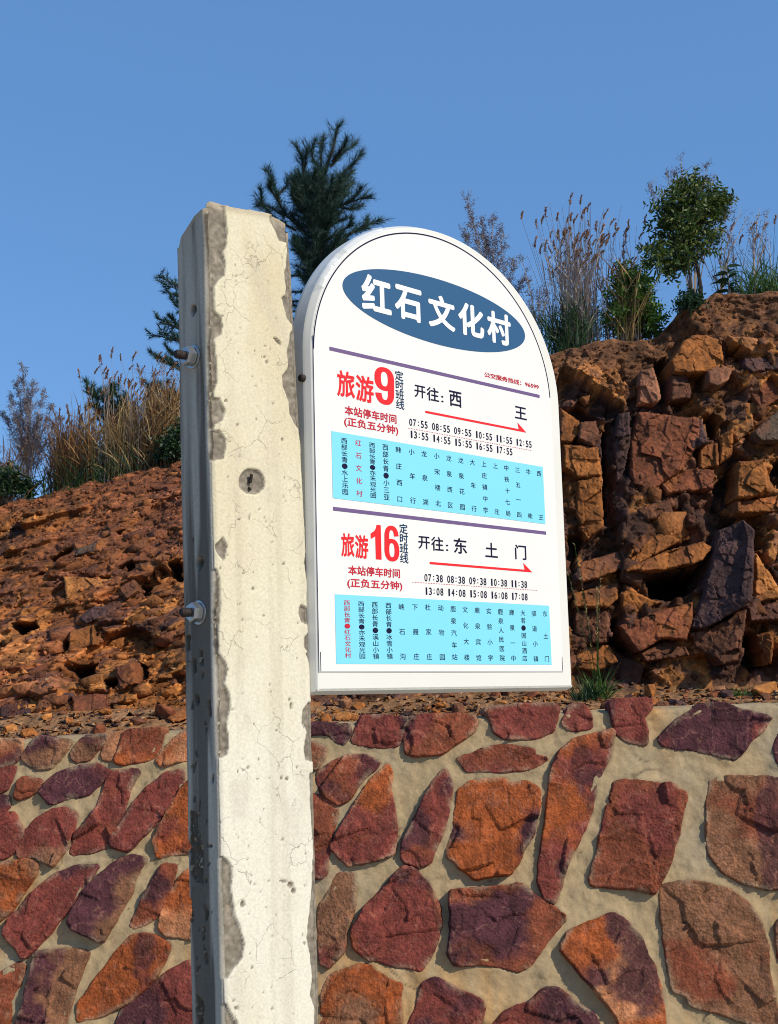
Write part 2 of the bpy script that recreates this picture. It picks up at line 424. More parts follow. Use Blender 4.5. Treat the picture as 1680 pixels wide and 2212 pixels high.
hm = hm - .002 * ck + .0022 * fbm2(A * 30 + Bm * 12, Bm * 9 - A * 4, 58, 2)
topw = 0.010 * fbm2(xa * 4, xa * 0, 31, 3)
Bm2 = Bm + topw[None, :] * sstep(Bm, -0.15, 0)
V0 = wall_pt(A, Bm2, hm)
V0[-1] += np.array([0, 0.02, 0.004])
rows = [V0.reshape(-1, 3)]
capd = [0.08, 0.2, 0.42]
for dd in capd:
    rows.append(V0[-1] + np.array([0, dd, 0]) + np.stack([0 * xa, 0 * xa, 0.008 * fbm2(xa * 6, xa * 0 + dd * 9, 77, 3) + .006], 1))
rows.append(rows[-1] * np.array([1, 1, 0]) + np.array([0, 0, 0.0]))
VV = np.concatenate(rows)
a2 = VV[:, 0]; b2 = VV[:, 2]
stain = sstep(fbm2(a2 * 1.7 + 3, b2 * 1.2, 41, 4) + 0.5 * fbm2(a2 * 14, b2 * 1.5, 43, 3), -.1, 0.6)[:, None]
base = np.array([.330, .245, .135]); och = np.array([.385, .215, .080]); gry = np.array([.275, .235, .16])
mc = base * (1 - stain) + och * stain
gs = sstep(fbm2(a2 * 2.3 - 8, b2 * 2.1, 47, 4), .1, .6)[:, None] * .7
mc = mc * (1 - gs) + gry * gs
nr = np.concatenate([near.ravel(), np.full(len(VV) - near.size, -1.0)])
rimk = (np.exp(-((nr + .004) / .014) ** 2) * (.25 + .5 * sstep(fbm2(a2 * 8, b2 * 8, 49, 3), -.2, .3)))[:, None]
mc = mc * (1 - rimk * .5) + np.array([.17, .135, .09]) * rimk * .5
ckc = np.concatenate([ck.ravel(), np.zeros(len(VV) - ck.size)])[:, None]
spk = (sstep(fbm2(a2 * 40, b2 * 40, 61, 2), .45, .75) * .5)[:, None]
mc = mc * (1 - .6 * ckc) * (1 - spk) + np.array([.20, .13, .075]) * spk
mortar = mesh_obj('mortar', VV, grid_faces(len(VV) // len(xa), len(xa)), M_MORTAR, None, True, mc)
mortar.parent = wall; mortar.matrix_parent_inverse = Matrix.Translation(-wall.location)

def make_stone(P, c1, c2, hh, seed):
    res = 0.0055
    lo = P.min(0) - .02; hi = P.max(0) + .02
    gx = np.arange(lo[0], hi[0], res); gy = np.arange(lo[1], hi[1], res)
    X, Y = np.meshgrid(gx, gy)
    wx = X + 0.006 * fbm2(X * 22, Y * 22, seed, 3) ; wy = Y + 0.006 * fbm2(X * 22 + 50, Y * 22, seed + 5, 3)
    sd = poly_sd(wx, wy, P)
    r = np.random.default_rng(seed)
    tilt = r.uniform(-.12, .12, 2)
    c = P.mean(0)
    edge = 0.005 + 0.004 * noise2(X * 9, Y * 9, seed + 9)
    sd = sd + .010
    prof = np.clip((sd + .004) / edge, -1.0, 1)
    prof = np.where(prof > 0, 1 - (1 - prof) ** 3.5, prof)
    ang = r.uniform(0, np.pi)
    ca, sa = np.cos(ang), np.sin(ang)
    c4_, ox4, oy4, _g = cells2(X * 4.2 + seed, Y * 4.2, seed + 4)
    q = (X * ca + Y * sa) * 16 + 1.2 * fbm2(X * 7, Y * 7, seed + 2, 3)
    led = (np.floor(q + .5) - q)
    cr_, ox, oy, gap = cells2(X * 9 + fbm2(X * 20, Y * 20, seed + 30, 2) * .3, Y * 9, seed + 3)
    facet = (cr_[0] - .5) * .012 + ox * (cr_[1] - .5) * .02 + oy * (cr_[2] - .5) * .02 + (c4_[0] - .5) * .014 + ox4 * (c4_[1] - .5) * .045 + oy4 * (c4_[2] - .5) * .045
    h = prof * (hh * .42 + tilt[0] * (X - c[0]) + tilt[1] * (Y - c[1]) + facet + 0.005 * fbm2(X * 8, Y * 8, seed + 11, 4) + .0022 * led + .003 * fbm2(X * 50, Y * 50, seed + 13, 3)
                )
    h = np.where(prof > 0, np.maximum(h, prof * .012), prof * 0.03)
    keep = sd > -0.016
    V = wall_pt(X, Y, h).reshape(-1, 3)
    # bed colours
    t = sstep(fbm2(X * 6 + seed, Y * 6, seed + 21, 4) + .35 * np.sin(q * .8), -0.05, .45)
    pv = sstep(fbm2(X * 4.5, Y * 4.5 + seed, seed + 25, 4), .22, .42) * r.choice([0, .75, .9])
    vein = sstep(np.abs(fbm2(X * 12, Y * 12, seed + 28, 4)), .05, .0) * .45
    dust = sstep(sd, .025, .0) * sstep(fbm2(X * 15, Y * 15, seed + 33, 3), -.05, .35) * .4
    colr = np.asarray(c1) * (1 - t[..., None]) + np.asarray(c2) * t[..., None]
    colr = colr * (1 - pv[..., None]) + np.array(P_) * .85 * pv[..., None]
    colr = colr + (np.array([.42, .20, .13]) - colr) * (vein * .7)[..., None]
    colr = colr + (np.array([.42, .33, .21]) - colr) * dust[..., None]
    colr = colr * .74 * (1 + .3 * (cr_[3] - .5))[..., None]
    F = grid_faces(len(gy), len(gx), keep)
    used = np.unique(F)
    remap = np.full(len(V), -1); remap[used] = np.arange(len(used))
    o = mesh_obj('stone', V[used], remap[F], M_STONE, None, True, colr.reshape(-1, 3)[used])
    o.parent = wall; o.matrix_parent_inverse = Matrix.Translation(-wall.location)
    return o
for k, (P, c1, c2, hh) in enumerate(wall_polys):
    o = make_stone(P, c1, c2, hh, 100 + 37 * k)
    if c1 is K_: o['label'] = 'pale peach sandstone block'
    elif c1 is P_: o['label'] = 'dark purple sandstone block'
    elif c1 is O_: o['label'] = 'rusty orange sandstone block'
# ---------------------------------------------------------------- hillside cut behind the wall
CREST = np.array([(-2200,1300),(-900,1190),(-400,1130),(0,1092),(100,1068),(200,1042),(300,1017),(400,1000),(520,960),(700,900),(900,850),(1100,790),(1195,764),(1230,746),(1300,735),
                  (1380,731),(1420,724),(1450,692),(1490,657),(1540,638),(1620,632),(1680,630),(2000,600),(2600,560),(4000,520)], float)
R5 = lambda x, y: (1163.5 + x * .3074, 646.4 + y * .3074)
R6 = lambda x, y: (1163.5 + x * .3074, 1066.6 + y * .3074)
R4 = lambda x, y: (x * .2631, 1034.3 + y * .2631)
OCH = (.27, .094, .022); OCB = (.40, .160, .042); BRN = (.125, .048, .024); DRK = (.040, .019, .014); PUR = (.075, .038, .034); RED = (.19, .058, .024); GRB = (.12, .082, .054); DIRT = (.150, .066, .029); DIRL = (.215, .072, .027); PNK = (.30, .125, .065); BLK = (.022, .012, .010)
FEAT = [  # outline, offset towards the road (m), colour, edge softness (px), tilt x, tilt y
 (R5, [(960,380),(1010,300),(1080,250),(1180,250),(1280,290),(1300,420),(1290,470),(1190,510),(1060,520),(940,520),(930,430)], .16, OCH, 5, .1, -.1),
 (R5, [(1320,250),(1500,270),(1760,340),(1760,380),(1550,390),(1500,380),(1360,300)], .20, OCB, 4, 0, .3),
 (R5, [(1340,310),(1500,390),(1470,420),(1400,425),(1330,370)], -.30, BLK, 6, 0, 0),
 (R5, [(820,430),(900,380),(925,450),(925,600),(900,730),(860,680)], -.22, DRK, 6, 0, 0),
 (R5, [(715,500),(810,475),(840,560),(860,700),(820,740),(700,740),(700,600)], .13, PNK, 5, .25, -.1),
 (R5, [(935,530),(1040,520),(1075,650),(1060,700),(920,720)], .12, BRN, 4, -.2, 0),
 (R5, [(1180,500),(1280,460),(1360,490),(1340,570),(1250,620),(1190,590)], .15, PNK, 4, 0, -.4),
 (R5, [(1440,410),(1760,390),(1760,500),(1500,510),(1430,470)], .16, PUR, 5, 0, -.3),
 (R5, [(470,680),(580,600),(610,640),(540,750)], .09, OCH, 4, .3, 0),
 (R5, [(290,690),(370,670),(360,720),(330,760)], .09, OCH, 4, 0, .3),
 (R5, [(700,790),(1130,830),(1140,1000),(1000,1200),(800,1350),(660,1300),(640,1000)], .12, RED, 5, .15, -.1),
 (R5, [(760,840),(1040,840),(1060,950),(1000,1060),(880,1100),(770,1040)], .06, RED, 4, -.3, .2),
 (R5, [(470,760),(690,780),(680,1000),(640,1472),(560,1600),(450,1560),(440,1100)], -.04, DRK, 6, .3, 0),
 (R5, [(560,800),(640,790),(650,1000),(610,1200),(540,1300),(520,1000)], .07, PUR, 4, .5, 0),
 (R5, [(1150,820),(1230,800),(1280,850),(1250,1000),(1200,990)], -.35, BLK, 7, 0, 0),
 (R5, [(1510,930),(1680,780),(1800,760),(1800,1000),(1560,1000)], .18, GRB, 4, -.2, -.3),
 (R5, [(1400,1140),(1600,1120),(1620,1330),(1500,1400),(1390,1400)], .20, OCH, 5, .3, -.3),
 (R5, [(1270,960),(1380,900),(1360,1100),(1270,1160)], .10, OCH, 5, .3, .1),
 (R5, [(1230,1300),(1370,1180),(1380,1460),(1240,1472)], -.10, DRK, 6, .4, 0),
 (R5, [(1610,1130),(1800,1100),(1800,1400),(1630,1340)], -.20, DRK, 8, .4, 0),
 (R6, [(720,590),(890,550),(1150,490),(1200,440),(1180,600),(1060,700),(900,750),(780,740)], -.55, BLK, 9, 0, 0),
 (R6, [(1060,950),(1160,700),(1260,260),(1440,180),(1520,260),(1510,740),(1400,830),(1170,950)], .26, PUR, 4, .5, -.2),
 (R6, [(1040,975),(1170,955),(1400,840),(1470,805),(1440,1000),(1400,1180),(1300,1200),(1100,1080)], .22, BRN, 4, .3, -.2),
 (R6, [(1525,410),(1680,640),(1700,740),(1510,770)], .10, OCB, 3, -.4, .1),
 (R6, [(1530,400),(1640,360),(1800,400),(1800,760),(1690,640)], .04, DRK, 4, 0, 0),
 (R6, [(1470,800),(1800,740),(1800,880),(1480,900)], .16, BRN, 4, 0, -.4),
 (R6, [(1520,990),(1660,960),(1640,1200),(1580,1210)], .18, OCH, 4, .5, 0),
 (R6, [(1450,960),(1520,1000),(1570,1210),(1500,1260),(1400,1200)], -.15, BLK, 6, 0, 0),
 (R6, [(560,930),(850,820),(1090,760),(1080,900),(1040,1030),(880,1020),(700,1120),(640,1040)], .18, RED, 4, .1, -.4),
 (R6, [(960,850),(1080,820),(1050,1000),(1000,1040),(950,940)], .07, BRN, 4, .4, 0),
 (R6, [(590,700),(640,650),(780,740),(880,760),(570,890)], .08, OCH, 6, 0, .4),
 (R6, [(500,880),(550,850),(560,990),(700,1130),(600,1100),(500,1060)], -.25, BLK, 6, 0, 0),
 (R6, [(300,480),(620,390),(640,520),(400,600),(250,640)], .08, BRN, 4, 0, -.5),
 (R6, [(320,330),(460,230),(700,130),(760,140),(760,290),(620,360),(380,450)], -.05, DRK, 5, .3, .3),
 (R6, [(210,260),(330,270),(290,400),(250,560),(210,600)], -.15, DRK, 7, 0, 0),
 (R6, [(600,540),(880,400),(1150,330),(1220,380),(1150,470),(880,545)], .16, OCH, 4, 0, -.5),
 (R6, [(680,110),(920,30),(950,130),(770,190)], .10, BRN, 4, 0, -.3),
 (R5, [(150,760),(290,860),(280,960),(230,1010),(150,1000)], .07, OCH, 4, .1, -.2),
 (R5, [(290,860),(400,850),(430,960),(390,1040),(280,980)], .09, BRN, 4, -.2, -.2),
 (R5, [(170,1020),(420,1040),(440,1240),(270,1260),(180,1180)], .07, OCH, 4, .2, 0),
 (R5, [(270,1270),(440,1250),(460,1600),(330,1700),(260,1500)], .06, OCH, 4, .2, .1),
 (R5, [(760,1020),(1000,1060),(1040,1180),(820,1240)], .08, RED, 4, -.2, -.2),
 (R5, [(1040,840),(1150,840),(1200,1010),(1060,1060)], .12, PUR, 4, .3, -.2),
 (R5, [(1130,1030),(1260,1000),(1270,1170),(1130,1200)], .08, OCH, 4, 0, -.3),
 (R5, [(820,1240),(1060,1180),(1230,1200),(1230,1330),(900,1370)], .10, RED, 4, .1, -.4),
 (R5, [(1350,850),(1500,800),(1520,900),(1400,1000),(1340,920)], .11, OCB, 4, .2, -.1),
 (R5, [(1480,530),(1700,480),(1700,700),(1560,780),(1460,640)], .06, RED, 4, -.1, -.3),
 (R5, [(1390,1410),(1510,1410),(1800,1340),(1800,1500),(1400,1500)], .15, OCH, 4, 0, -.5),
 (R6, [(640,370),(880,260),(1000,330),(880,400),(640,520)], .09, OCH, 4, 0, -.5),
 (R6, [(240,700),(560,620),(560,740),(480,800),(250,800)], .10, OCH, 4, 0, -.5),
 (R6, [(250,810),(480,820),(500,900),(480,1050),(250,1060)], .08, BRN, 4, .2, -.1),
 (R6, [(260,1070),(500,1060),(560,1180),(420,1250),(270,1230)], .08, OCH, 4, .1, -.4),
 (R6, [(700,1120),(880,1030),(1040,1060),(1060,1140),(760,1180)], .10, BRN, 4, 0, -.5),
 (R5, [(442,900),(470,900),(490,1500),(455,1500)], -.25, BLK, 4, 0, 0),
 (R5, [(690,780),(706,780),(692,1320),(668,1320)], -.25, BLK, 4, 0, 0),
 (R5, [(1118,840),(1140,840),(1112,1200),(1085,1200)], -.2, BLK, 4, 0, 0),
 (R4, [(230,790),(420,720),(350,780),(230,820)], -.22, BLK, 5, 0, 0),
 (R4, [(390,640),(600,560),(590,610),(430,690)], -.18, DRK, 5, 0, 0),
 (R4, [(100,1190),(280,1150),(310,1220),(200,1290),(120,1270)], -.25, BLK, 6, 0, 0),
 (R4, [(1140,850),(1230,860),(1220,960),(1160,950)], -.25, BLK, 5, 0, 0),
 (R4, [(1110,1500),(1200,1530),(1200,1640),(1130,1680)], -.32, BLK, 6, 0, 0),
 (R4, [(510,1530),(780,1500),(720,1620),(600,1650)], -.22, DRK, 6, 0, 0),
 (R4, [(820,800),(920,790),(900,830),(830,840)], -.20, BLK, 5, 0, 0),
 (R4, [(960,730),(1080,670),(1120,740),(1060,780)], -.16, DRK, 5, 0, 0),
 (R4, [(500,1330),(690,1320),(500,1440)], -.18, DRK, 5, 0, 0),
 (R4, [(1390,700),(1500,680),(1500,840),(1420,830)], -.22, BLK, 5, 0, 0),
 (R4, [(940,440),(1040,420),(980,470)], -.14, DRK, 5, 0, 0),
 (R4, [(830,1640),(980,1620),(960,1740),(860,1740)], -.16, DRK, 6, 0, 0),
 (R4, [(940,1540),(1100,1500),(1120,1680),(980,1740)], .14, RED, 4, .4, -.2),
 (R4, [(640,570),(840,500),(850,580),(600,640)], .10, GRB, 4, 0, -.4),
 (R4, [(640,1140),(770,1040),(950,1030),(900,1130),(700,1190)], .08, PUR, 5, 0, -.2),
 (R4, [(520,800),(900,820),(940,900),(800,980),(540,1000)], .05, OCB, 10, 0, .2),
 (R4, [(560,1250),(760,1200),(780,1360),(560,1420)], .07, OCH, 6, 0, -.2),
 (R4, [(100,1670),(280,1650),(250,1720),(110,1740)], .08, BRN, 5, 0, -.4),
 (R4, [(580,1780),(900,1760),(880,1900),(600,1920)], .07, RED, 5, 0, -.2),
 (R4, [(0,1850),(240,1800),(260,1960),(0,2050)], .06, PUR, 6, .2, -.2),
 (R4, [(960,900),(1100,800),(1140,920),(1020,1000)], .08, BRN, 4, .3, -.2),
 (R4, [(1270,740),(1320,760),(1310,840),(1280,840)], .07, OCH, 4, .3, 0),
 (R4, [(1360,1980),(1400,1900),(1500,1880),(1530,1980),(1420,2000)], .10, OCH, 4, .2, -.4),
]
def wall_top_z(X):
    return WL[2] + (X - WL[0]) * (WR[2] - WL[2]) / (WR[0] - WL[0])
xs = np.concatenate([np.linspace(-9, -2.9, 60, endpoint=False), np.arange(-2.9, 4.2, 0.0105), np.linspace(4.2, 11, 60)])
def crest_at(X):
    """crest of the cut over world X"""
    X = np.asarray(X, float)
    Yc = np.interp(X, [-9, -2.4, -1.2, 0.2, 0.9, 1.4, 2.4, 11], [11.5, 9.3, 8.9, 8.4, 7.95, 8.0, 8.05, 9.0])
    Z = np.full(X.shape, 3.0)
    for _ in range(6):
        u = project(np.stack([X, Yc, Z], -1))[..., 0]
        v = np.interp(u, CREST[:, 0], CREST[:, 1])
        dirs = np.stack([u - 840, v - 1106, np.full(u.shape, FPX)], -1) / FPX
        rx, ry, rz = dirs @ RTC, dirs @ FWC, dirs @ UPC
        Z = EYE[2] + rz * Yc / ry
    return Yc, np.clip(Z, 1.9, 6)
Yc, Zc = crest_at(xs)
Zw = wall_top_z(xs)
foot_y = np.interp(xs, [-9, -2, 0, 1, 2, 11], [6.9, 6.75, 6.8, 6.95, 7.0, 7.4])
tl = np.linspace(0, 1, 55, endpoint=False); tf = np.linspace(0, 1, 300); tp = np.linspace(0, 1, 40)[1:]
Ys = []; Zs = []; zone = []
for t in tl:
    Ys.append(6.24 + (foot_y - 6.24) * t); Zs.append(Zw - .02 + (.13 + .02 * np.sin(xs * 3)) * t ** 1.3); zone.append(np.full(xs.shape, t - 1))
Zf = Zw + .11
steep = np.interp(xs, [-3, -1, .3, .8, 3], [.85, .85, .9, 1.1, 1.0])
for t in tf:
    yy = t ** steep
    Ys.append(foot_y + (Yc - foot_y) * (yy * .9 + .1 * t ** 4)); Zs.append(Zf + (Zc - Zf) * (1 - (1 - t) ** 1.12)); zone.append(np.full(xs.shape, t))
for t in tp:
    Ys.append(Yc + 9 * t ** 1.6); Zs.append(Zc + .02 * np.sin(t * 9) - .05 * t + .0 * xs); zone.append(np.full(xs.shape, 1 + t))
Yg = np.array(Ys); Zg = np.array(Zs); Xg = np.broadcast_to(xs, Yg.shape).copy(); T = np.array(zone)
base_px = project(np.stack([Xg, Yg, Zg], -1))
U = base_px[..., 0]; Vp = base_px[..., 1]
on = sstep(T, -.02, .06) * (1 - sstep(T, .97, 1.02))
left = 1 - sstep(Xg, -.6, .5)
S = Xg; Hh = Zg
# beds: dip gently on the left, stand upright on the right
wxx = S + .05 * fbm2(S * 3, Hh * 3, 3, 3); wzz = Hh + .05 * fbm2(S * 3 + 9, Hh * 3, 4, 3)
bx = np.where(left > .5, wxx * 1.0 + .25 * wzz, wxx * 1.25 - .15 * wzz); bz = np.where(left > .5, wzz * 1.0 - .28 * wxx, wzz * .8 + .1 * wxx)
D = np.zeros_like(Xg)
colr = np.zeros(Xg.shape + (3,))
dn = sstep(fbm2(S * 1.3, Hh * 1.3, 61, 4), -.3, .4)[..., None]
lc = np.array(DIRL) * (1 - dn) + np.array(OCH) * dn
rc = np.array(BRN) * (1 - dn) + np.array(OCH) * .8 * dn
colr = rc * (1 - left[..., None]) + lc * left[..., None]
for sc, amp, sx, seed, cv in ((2.3, .15, 1.0, 11, .5), (5.5, .085, 1.25, 12, .5), (12, .030, 1.5, 13, .45), (27, .018, 1.6, 14, .4), (60, .009, 1.4, 17, .35)):
    r, ox, oy, gap = cells2(bx * sc, bz * sc * np.where(left > .5, 1.45, .8) * sx, seed, .95)
    tl_ = (r[1] - .5) * ox * 1.9 + (r[2] - .75) * oy * 1.9
    D += amp * ((r[0] - .5) * 1.15 + tl_)
    if seed == 13: D -= .03 * sstep(gap, .06, 0)
    colr *= (1 + cv * (r[3] - .5) * 1.6)[..., None]
    if seed in (11, 12, 13):
        pick = ((r[3] * 7.3) % 1.0)[..., None]
        colr = np.where(pick > .84, colr * .4 + np.array(PUR) * .6, colr)
        colr = np.where(pick < .14, colr * .4 + np.array(OCB) * .6, colr)
D *= 1 - .3 * left
D += .022 * fbm2(S * 9, Hh * 9, 15, 4) + .010 * fbm2(S * 45, Hh * 45, 16, 3)
# loose earth near the crest and on the upper left slope: softer, crumbly
soft = np.clip(sstep(T, .76, .95) + left * sstep(T, .2, .6) * .8 * sstep(fbm2(S * 1.5, Hh * 1.5, 71, 3), -.4, .2), 0, 1)
cr_, ox, oy, gap = cells2(S * 38, Hh * 46, 81)
cr2, ox2, oy2, gap2 = cells2(S * 15, Hh * 21, 82)
crumb = .012 * (cr_[0] - .4 + ox * (cr_[1] - .5) * 2 - oy) + .028 * ((cr2[0] - .5) + ox2 * (cr2[1] - .5) * 2 - oy2 * cr2[2]) + .05 * fbm2(S * 3.2, Hh * 3.2, 83, 5)
D = D * (1 - .75 * soft) + crumb * soft
dc = (np.array(DIRT) * (1 - left[..., None]) + np.array(DIRL) * left[..., None]) * (.6 + .8 * cr_[1])[..., None] * (.75 + .5 * cr2[3])[..., None]
colr = colr * (1 - .85 * soft[..., None]) + dc * .85 * soft[..., None]
for _ in range(1):
    E_ = np.pad(D, 1, mode='edge'); D = (E_[:-2, 1:-1] + E_[2:, 1:-1] + E_[1:-1, :-2] + E_[1:-1, 2:] + 2 * E_[1:-1, 1:-1]) / 6
Uw = U + 5 * fbm2(U * .03, Vp * .03, 91, 3); Vw = Vp + 5 * fbm2(U * .03 + 40, Vp * .03, 92, 3)
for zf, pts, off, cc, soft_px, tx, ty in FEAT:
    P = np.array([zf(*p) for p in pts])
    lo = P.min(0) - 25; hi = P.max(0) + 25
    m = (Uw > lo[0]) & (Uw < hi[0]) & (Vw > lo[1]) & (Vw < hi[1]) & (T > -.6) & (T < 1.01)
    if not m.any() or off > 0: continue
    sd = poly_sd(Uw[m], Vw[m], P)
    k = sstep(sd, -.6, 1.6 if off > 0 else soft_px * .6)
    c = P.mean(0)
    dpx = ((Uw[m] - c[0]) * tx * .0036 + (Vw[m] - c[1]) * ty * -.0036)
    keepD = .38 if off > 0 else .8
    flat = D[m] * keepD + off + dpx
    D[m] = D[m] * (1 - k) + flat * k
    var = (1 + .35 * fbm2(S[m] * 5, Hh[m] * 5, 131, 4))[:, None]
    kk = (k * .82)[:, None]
    colr[m] = colr[m] * (1 - kk) + np.array(cc) * var * kk  # recesses also coloured near black: shade painted into cavities and cracks
# hillside top soil
top = sstep(T, .985, 1.03)[..., None]
colr = colr * (1 - top) + np.array([.14, .085, .04]) * top
ledge = (1 - sstep(T, -.08, .03))
colr = colr * (1 - ledge[..., None]) + np.array([.26, .135, .06]) * (.85 + .4 * cr_[2])[..., None] * ledge[..., None]
colr = np.clip(colr * np.where(left > .5, .86, .80)[..., None], .006, .7)
lr = .012 * fbm2(S * 22, Yg * 22, 93, 4) + .02 * fbm2(S * 5, Yg * 5, 94, 3)
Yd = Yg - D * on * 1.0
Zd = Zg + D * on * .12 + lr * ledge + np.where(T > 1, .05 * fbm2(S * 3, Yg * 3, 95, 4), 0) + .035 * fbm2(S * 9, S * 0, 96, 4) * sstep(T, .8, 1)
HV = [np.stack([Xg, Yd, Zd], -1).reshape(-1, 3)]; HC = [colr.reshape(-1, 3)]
gfq = grid_faces(*Xg.shape)
HF = [np.concatenate([gfq[:, [0, 1, 2]], gfq[:, [0, 2, 3]]])]
hn = len(HV[0])
def hill_add(V, F, Cc):
    global hn
    HV.append(V); HF.append(F + hn); HC.append(Cc); hn += len(V)
# bigger slabs that stand out of the cut, each with its own broken faces
vis = (T > -.4) & (T < 1.0)
Uf, Vf, Yf = U[vis], Vp[vis], Yg[vis]
big_polys = []
for fi, (zf, pts, off, cc, soft_px, tx, ty) in enumerate(FEAT):
    P = np.array([zf(*p) for p in pts])
    big_polys.append((P, off))
    if off <= 0: continue
    st = 1.7
    gx = np.arange(P[:, 0].min() - 6, P[:, 0].max() + 6, st); gy = np.arange(P[:, 1].min() - 6, P[:, 1].max() + 6, st)
    GX, GY = np.meshgrid(gx, gy)
    wx = GX + 3.0 * fbm2(GX * .05, GY * .05, 300 + fi, 4); wy = GY + 3.0 * fbm2(GX * .05 + 30, GY * .05, 301 + fi, 4)
    sd = poly_sd(wx, wy, P)
    c = P.mean(0)
    near_ = [int(np.argmin((Uf - a_) ** 2 + (Vf - b_) ** 2)) for a_, b_ in [c] + list(P)]
    Yc_ = Yf[near_[0]]
    lin = np.polyfit([q_[1] - c[1] for q_ in P], [Yf[k_] for k_ in near_[1:]], 1)[0] if np.ptp(P[:, 1]) > 12 else 0
    lin = float(np.clip(lin, -.0045, .001)) * .75
    r, ox, oy, gap = cells2(GX * .020 + fi, GY * .017, 310 + fi)
    r2, ox2, oy2, gap2 = cells2(GX * .06 + fi, GY * .06, 320 + fi)
    Y = Yc_ + lin * (GY - c[1]) - off * .8 - ((GX - c[0]) * tx - (GY - c[1]) * ty) * .0030
    Y = Y + .035 * ((r[0] - .5) + ox * (r[1] - .5) * 2 + oy * (r[2] - .5) * 2) + .010 * ((r2[0] - .5) + ox2 * (r2[1] - .5) * 2 + oy2 * (r2[2] - .5) * 2) + .006 * fbm2(GX * .06, GY * .06, 330 + fi, 4) + .006 * sstep(gap, .03, 0)
    Y = Y + .018 * sstep(sd, 5, 0) + np.where(sd < 0, .45, 0)
    keep = sd > -2.6
    dirs = np.stack([GX - 840, GY - 1106, np.full(GX.shape, FPX)], -1) / FPX
    rx, ry, rz = dirs @ RTC, dirs @ FWC, dirs @ UPC
    k_ = (Y - np.where(sd < 0, .45, 0)) / ry
    V = np.stack([rx * k_, Y, EYE[2] + rz * k_], -1).reshape(-1, 3)
    t_ = sstep(fbm2(GX * .025, GY * .025, 340 + fi, 4), -.15, .35)[..., None]
    c2 = np.array([OCH, PUR, BRN, RED][fi % 4])
    Cc = (np.array(cc) * (1 - .45 * t_) + c2 * .45 * t_) * (.8 + .4 * r[3])[..., None] * (1 + .25 * fbm2(GX * .12, GY * .03, 350 + fi, 3))[..., None]
    F = grid_faces(len(gy), len(gx), keep)
    F = np.concatenate([F[:, [0, 1, 2]], F[:, [0, 2, 3]]])
    used = np.unique(F); rm = np.full(len(V), -1); rm[used] = np.arange(len(used))
    hill_add(V[used], rm[F], np.clip(Cc * .85, .006, .6).reshape(-1, 3)[used])
# fractured blocks and slabs of the beds
protos = []
for k in range(18):
    r = np.random.default_rng(900 + k); bm = bmesh.new()
    for sx in (-1, 1):
        for sy in (-1, 1):
            for sz in (-1, 1):
                bm.verts.new((sx * r.uniform(.55, 1), sy * r.uniform(.55, 1), sz * r.uniform(.55, 1)))
    for _ in range(3):
        p = r.normal(size=3); p /= np.abs(p).max(); bm.verts.new(p * r.uniform(.85, 1.05))
    g_ = bmesh.ops.convex_hull(bm, input=bm.verts)
    bmesh.ops.delete(bm, geom=[e for e in g_['geom_interior'] if isinstance(e, bmesh.types.BMVert)], context='VERTS')
    bmesh.ops.triangulate(bm, faces=bm.faces[:]); bm.verts.index_update()
    protos.append((np.array([v.co[:] for v in bm.verts]), np.array([[v.index for v in f.verts] for f in bm.faces])))
    bm.free()
idx_all = np.argwhere((T > .0) & (T < .97) & (Xg > -2.9) & (Xg < 4.2))
pick = idx_all[rng.integers(0, len(idx_all), 9000)]
pu = U[pick[:, 0], pick[:, 1]]; pv = Vp[pick[:, 0], pick[:, 1]]
inside_big = np.zeros(len(pick), bool)
for P, off in big_polys:
    inside_big |= poly_sd(pu, pv, P) > (-3 if off > 0 else -8)
nr_ = nl_ = 0
def rot_xyz(a, b, c):
    return np.array(Matrix.Rotation(c, 3, 'Z') @ Matrix.Rotation(b, 3, 'Y') @ Matrix.Rotation(a, 3, 'X'))
PALR = [OCH, BRN, BRN, RED, PUR, DRK, OCH, PNK, OCB]; PALL = [DIRL, OCH, OCH, BRN, PUR, RED, OCB, DIRL, DRK]
for n_, (i, j) in enumerate(pick):
    if inside_big[n_]: continue
    x, y, z, t_ = Xg[i, j], Yd[i, j], Zd[i, j], T[i, j]
    if x > -.2:
        if nr_ > 330 or t_ > .86 or rng.random() < sstep(t_, .6, .85) * .9: continue
        nr_ += 1; s = float(np.clip(rng.lognormal(-3.45, .55), .012, .12))
        sc = np.array([s * rng.uniform(.7, 1.4), s * rng.uniform(.6, 1.0), s * rng.uniform(.5, 1.5)]); rot = rot_xyz(rng.normal(-.12, .2), rng.normal(.10, .22), rng.normal(0, .45)); pal = PALR
    else:
        if nl_ > 700 or rng.random() < sstep(t_, .35, .75) * .93: continue
        nl_ += 1; s = float(np.clip(rng.lognormal(-3.85, .55), .008, .07))
        sc = np.array([s * rng.uniform(.9, 1.8), s * rng.uniform(.7, 1.1), s * rng.uniform(.35, .75)]); rot = rot_xyz(rng.normal(.1, .2), rng.normal(-.26, .18), rng.normal(0, .5)); pal = PALL
    pvx, pf = protos[n_ % len(protos)]
    V = (pvx * sc) @ rot.T + np.array([x, y + sc[1] * .50, z])
    c0 = colr[i, j] * .7 + np.array(pal[rng.integers(0, len(pal))]) * .3
    hill_add(V, pf, np.clip(np.tile(c0 * rng.uniform(.7, 1.3), (len(V), 1)), .006, .6))
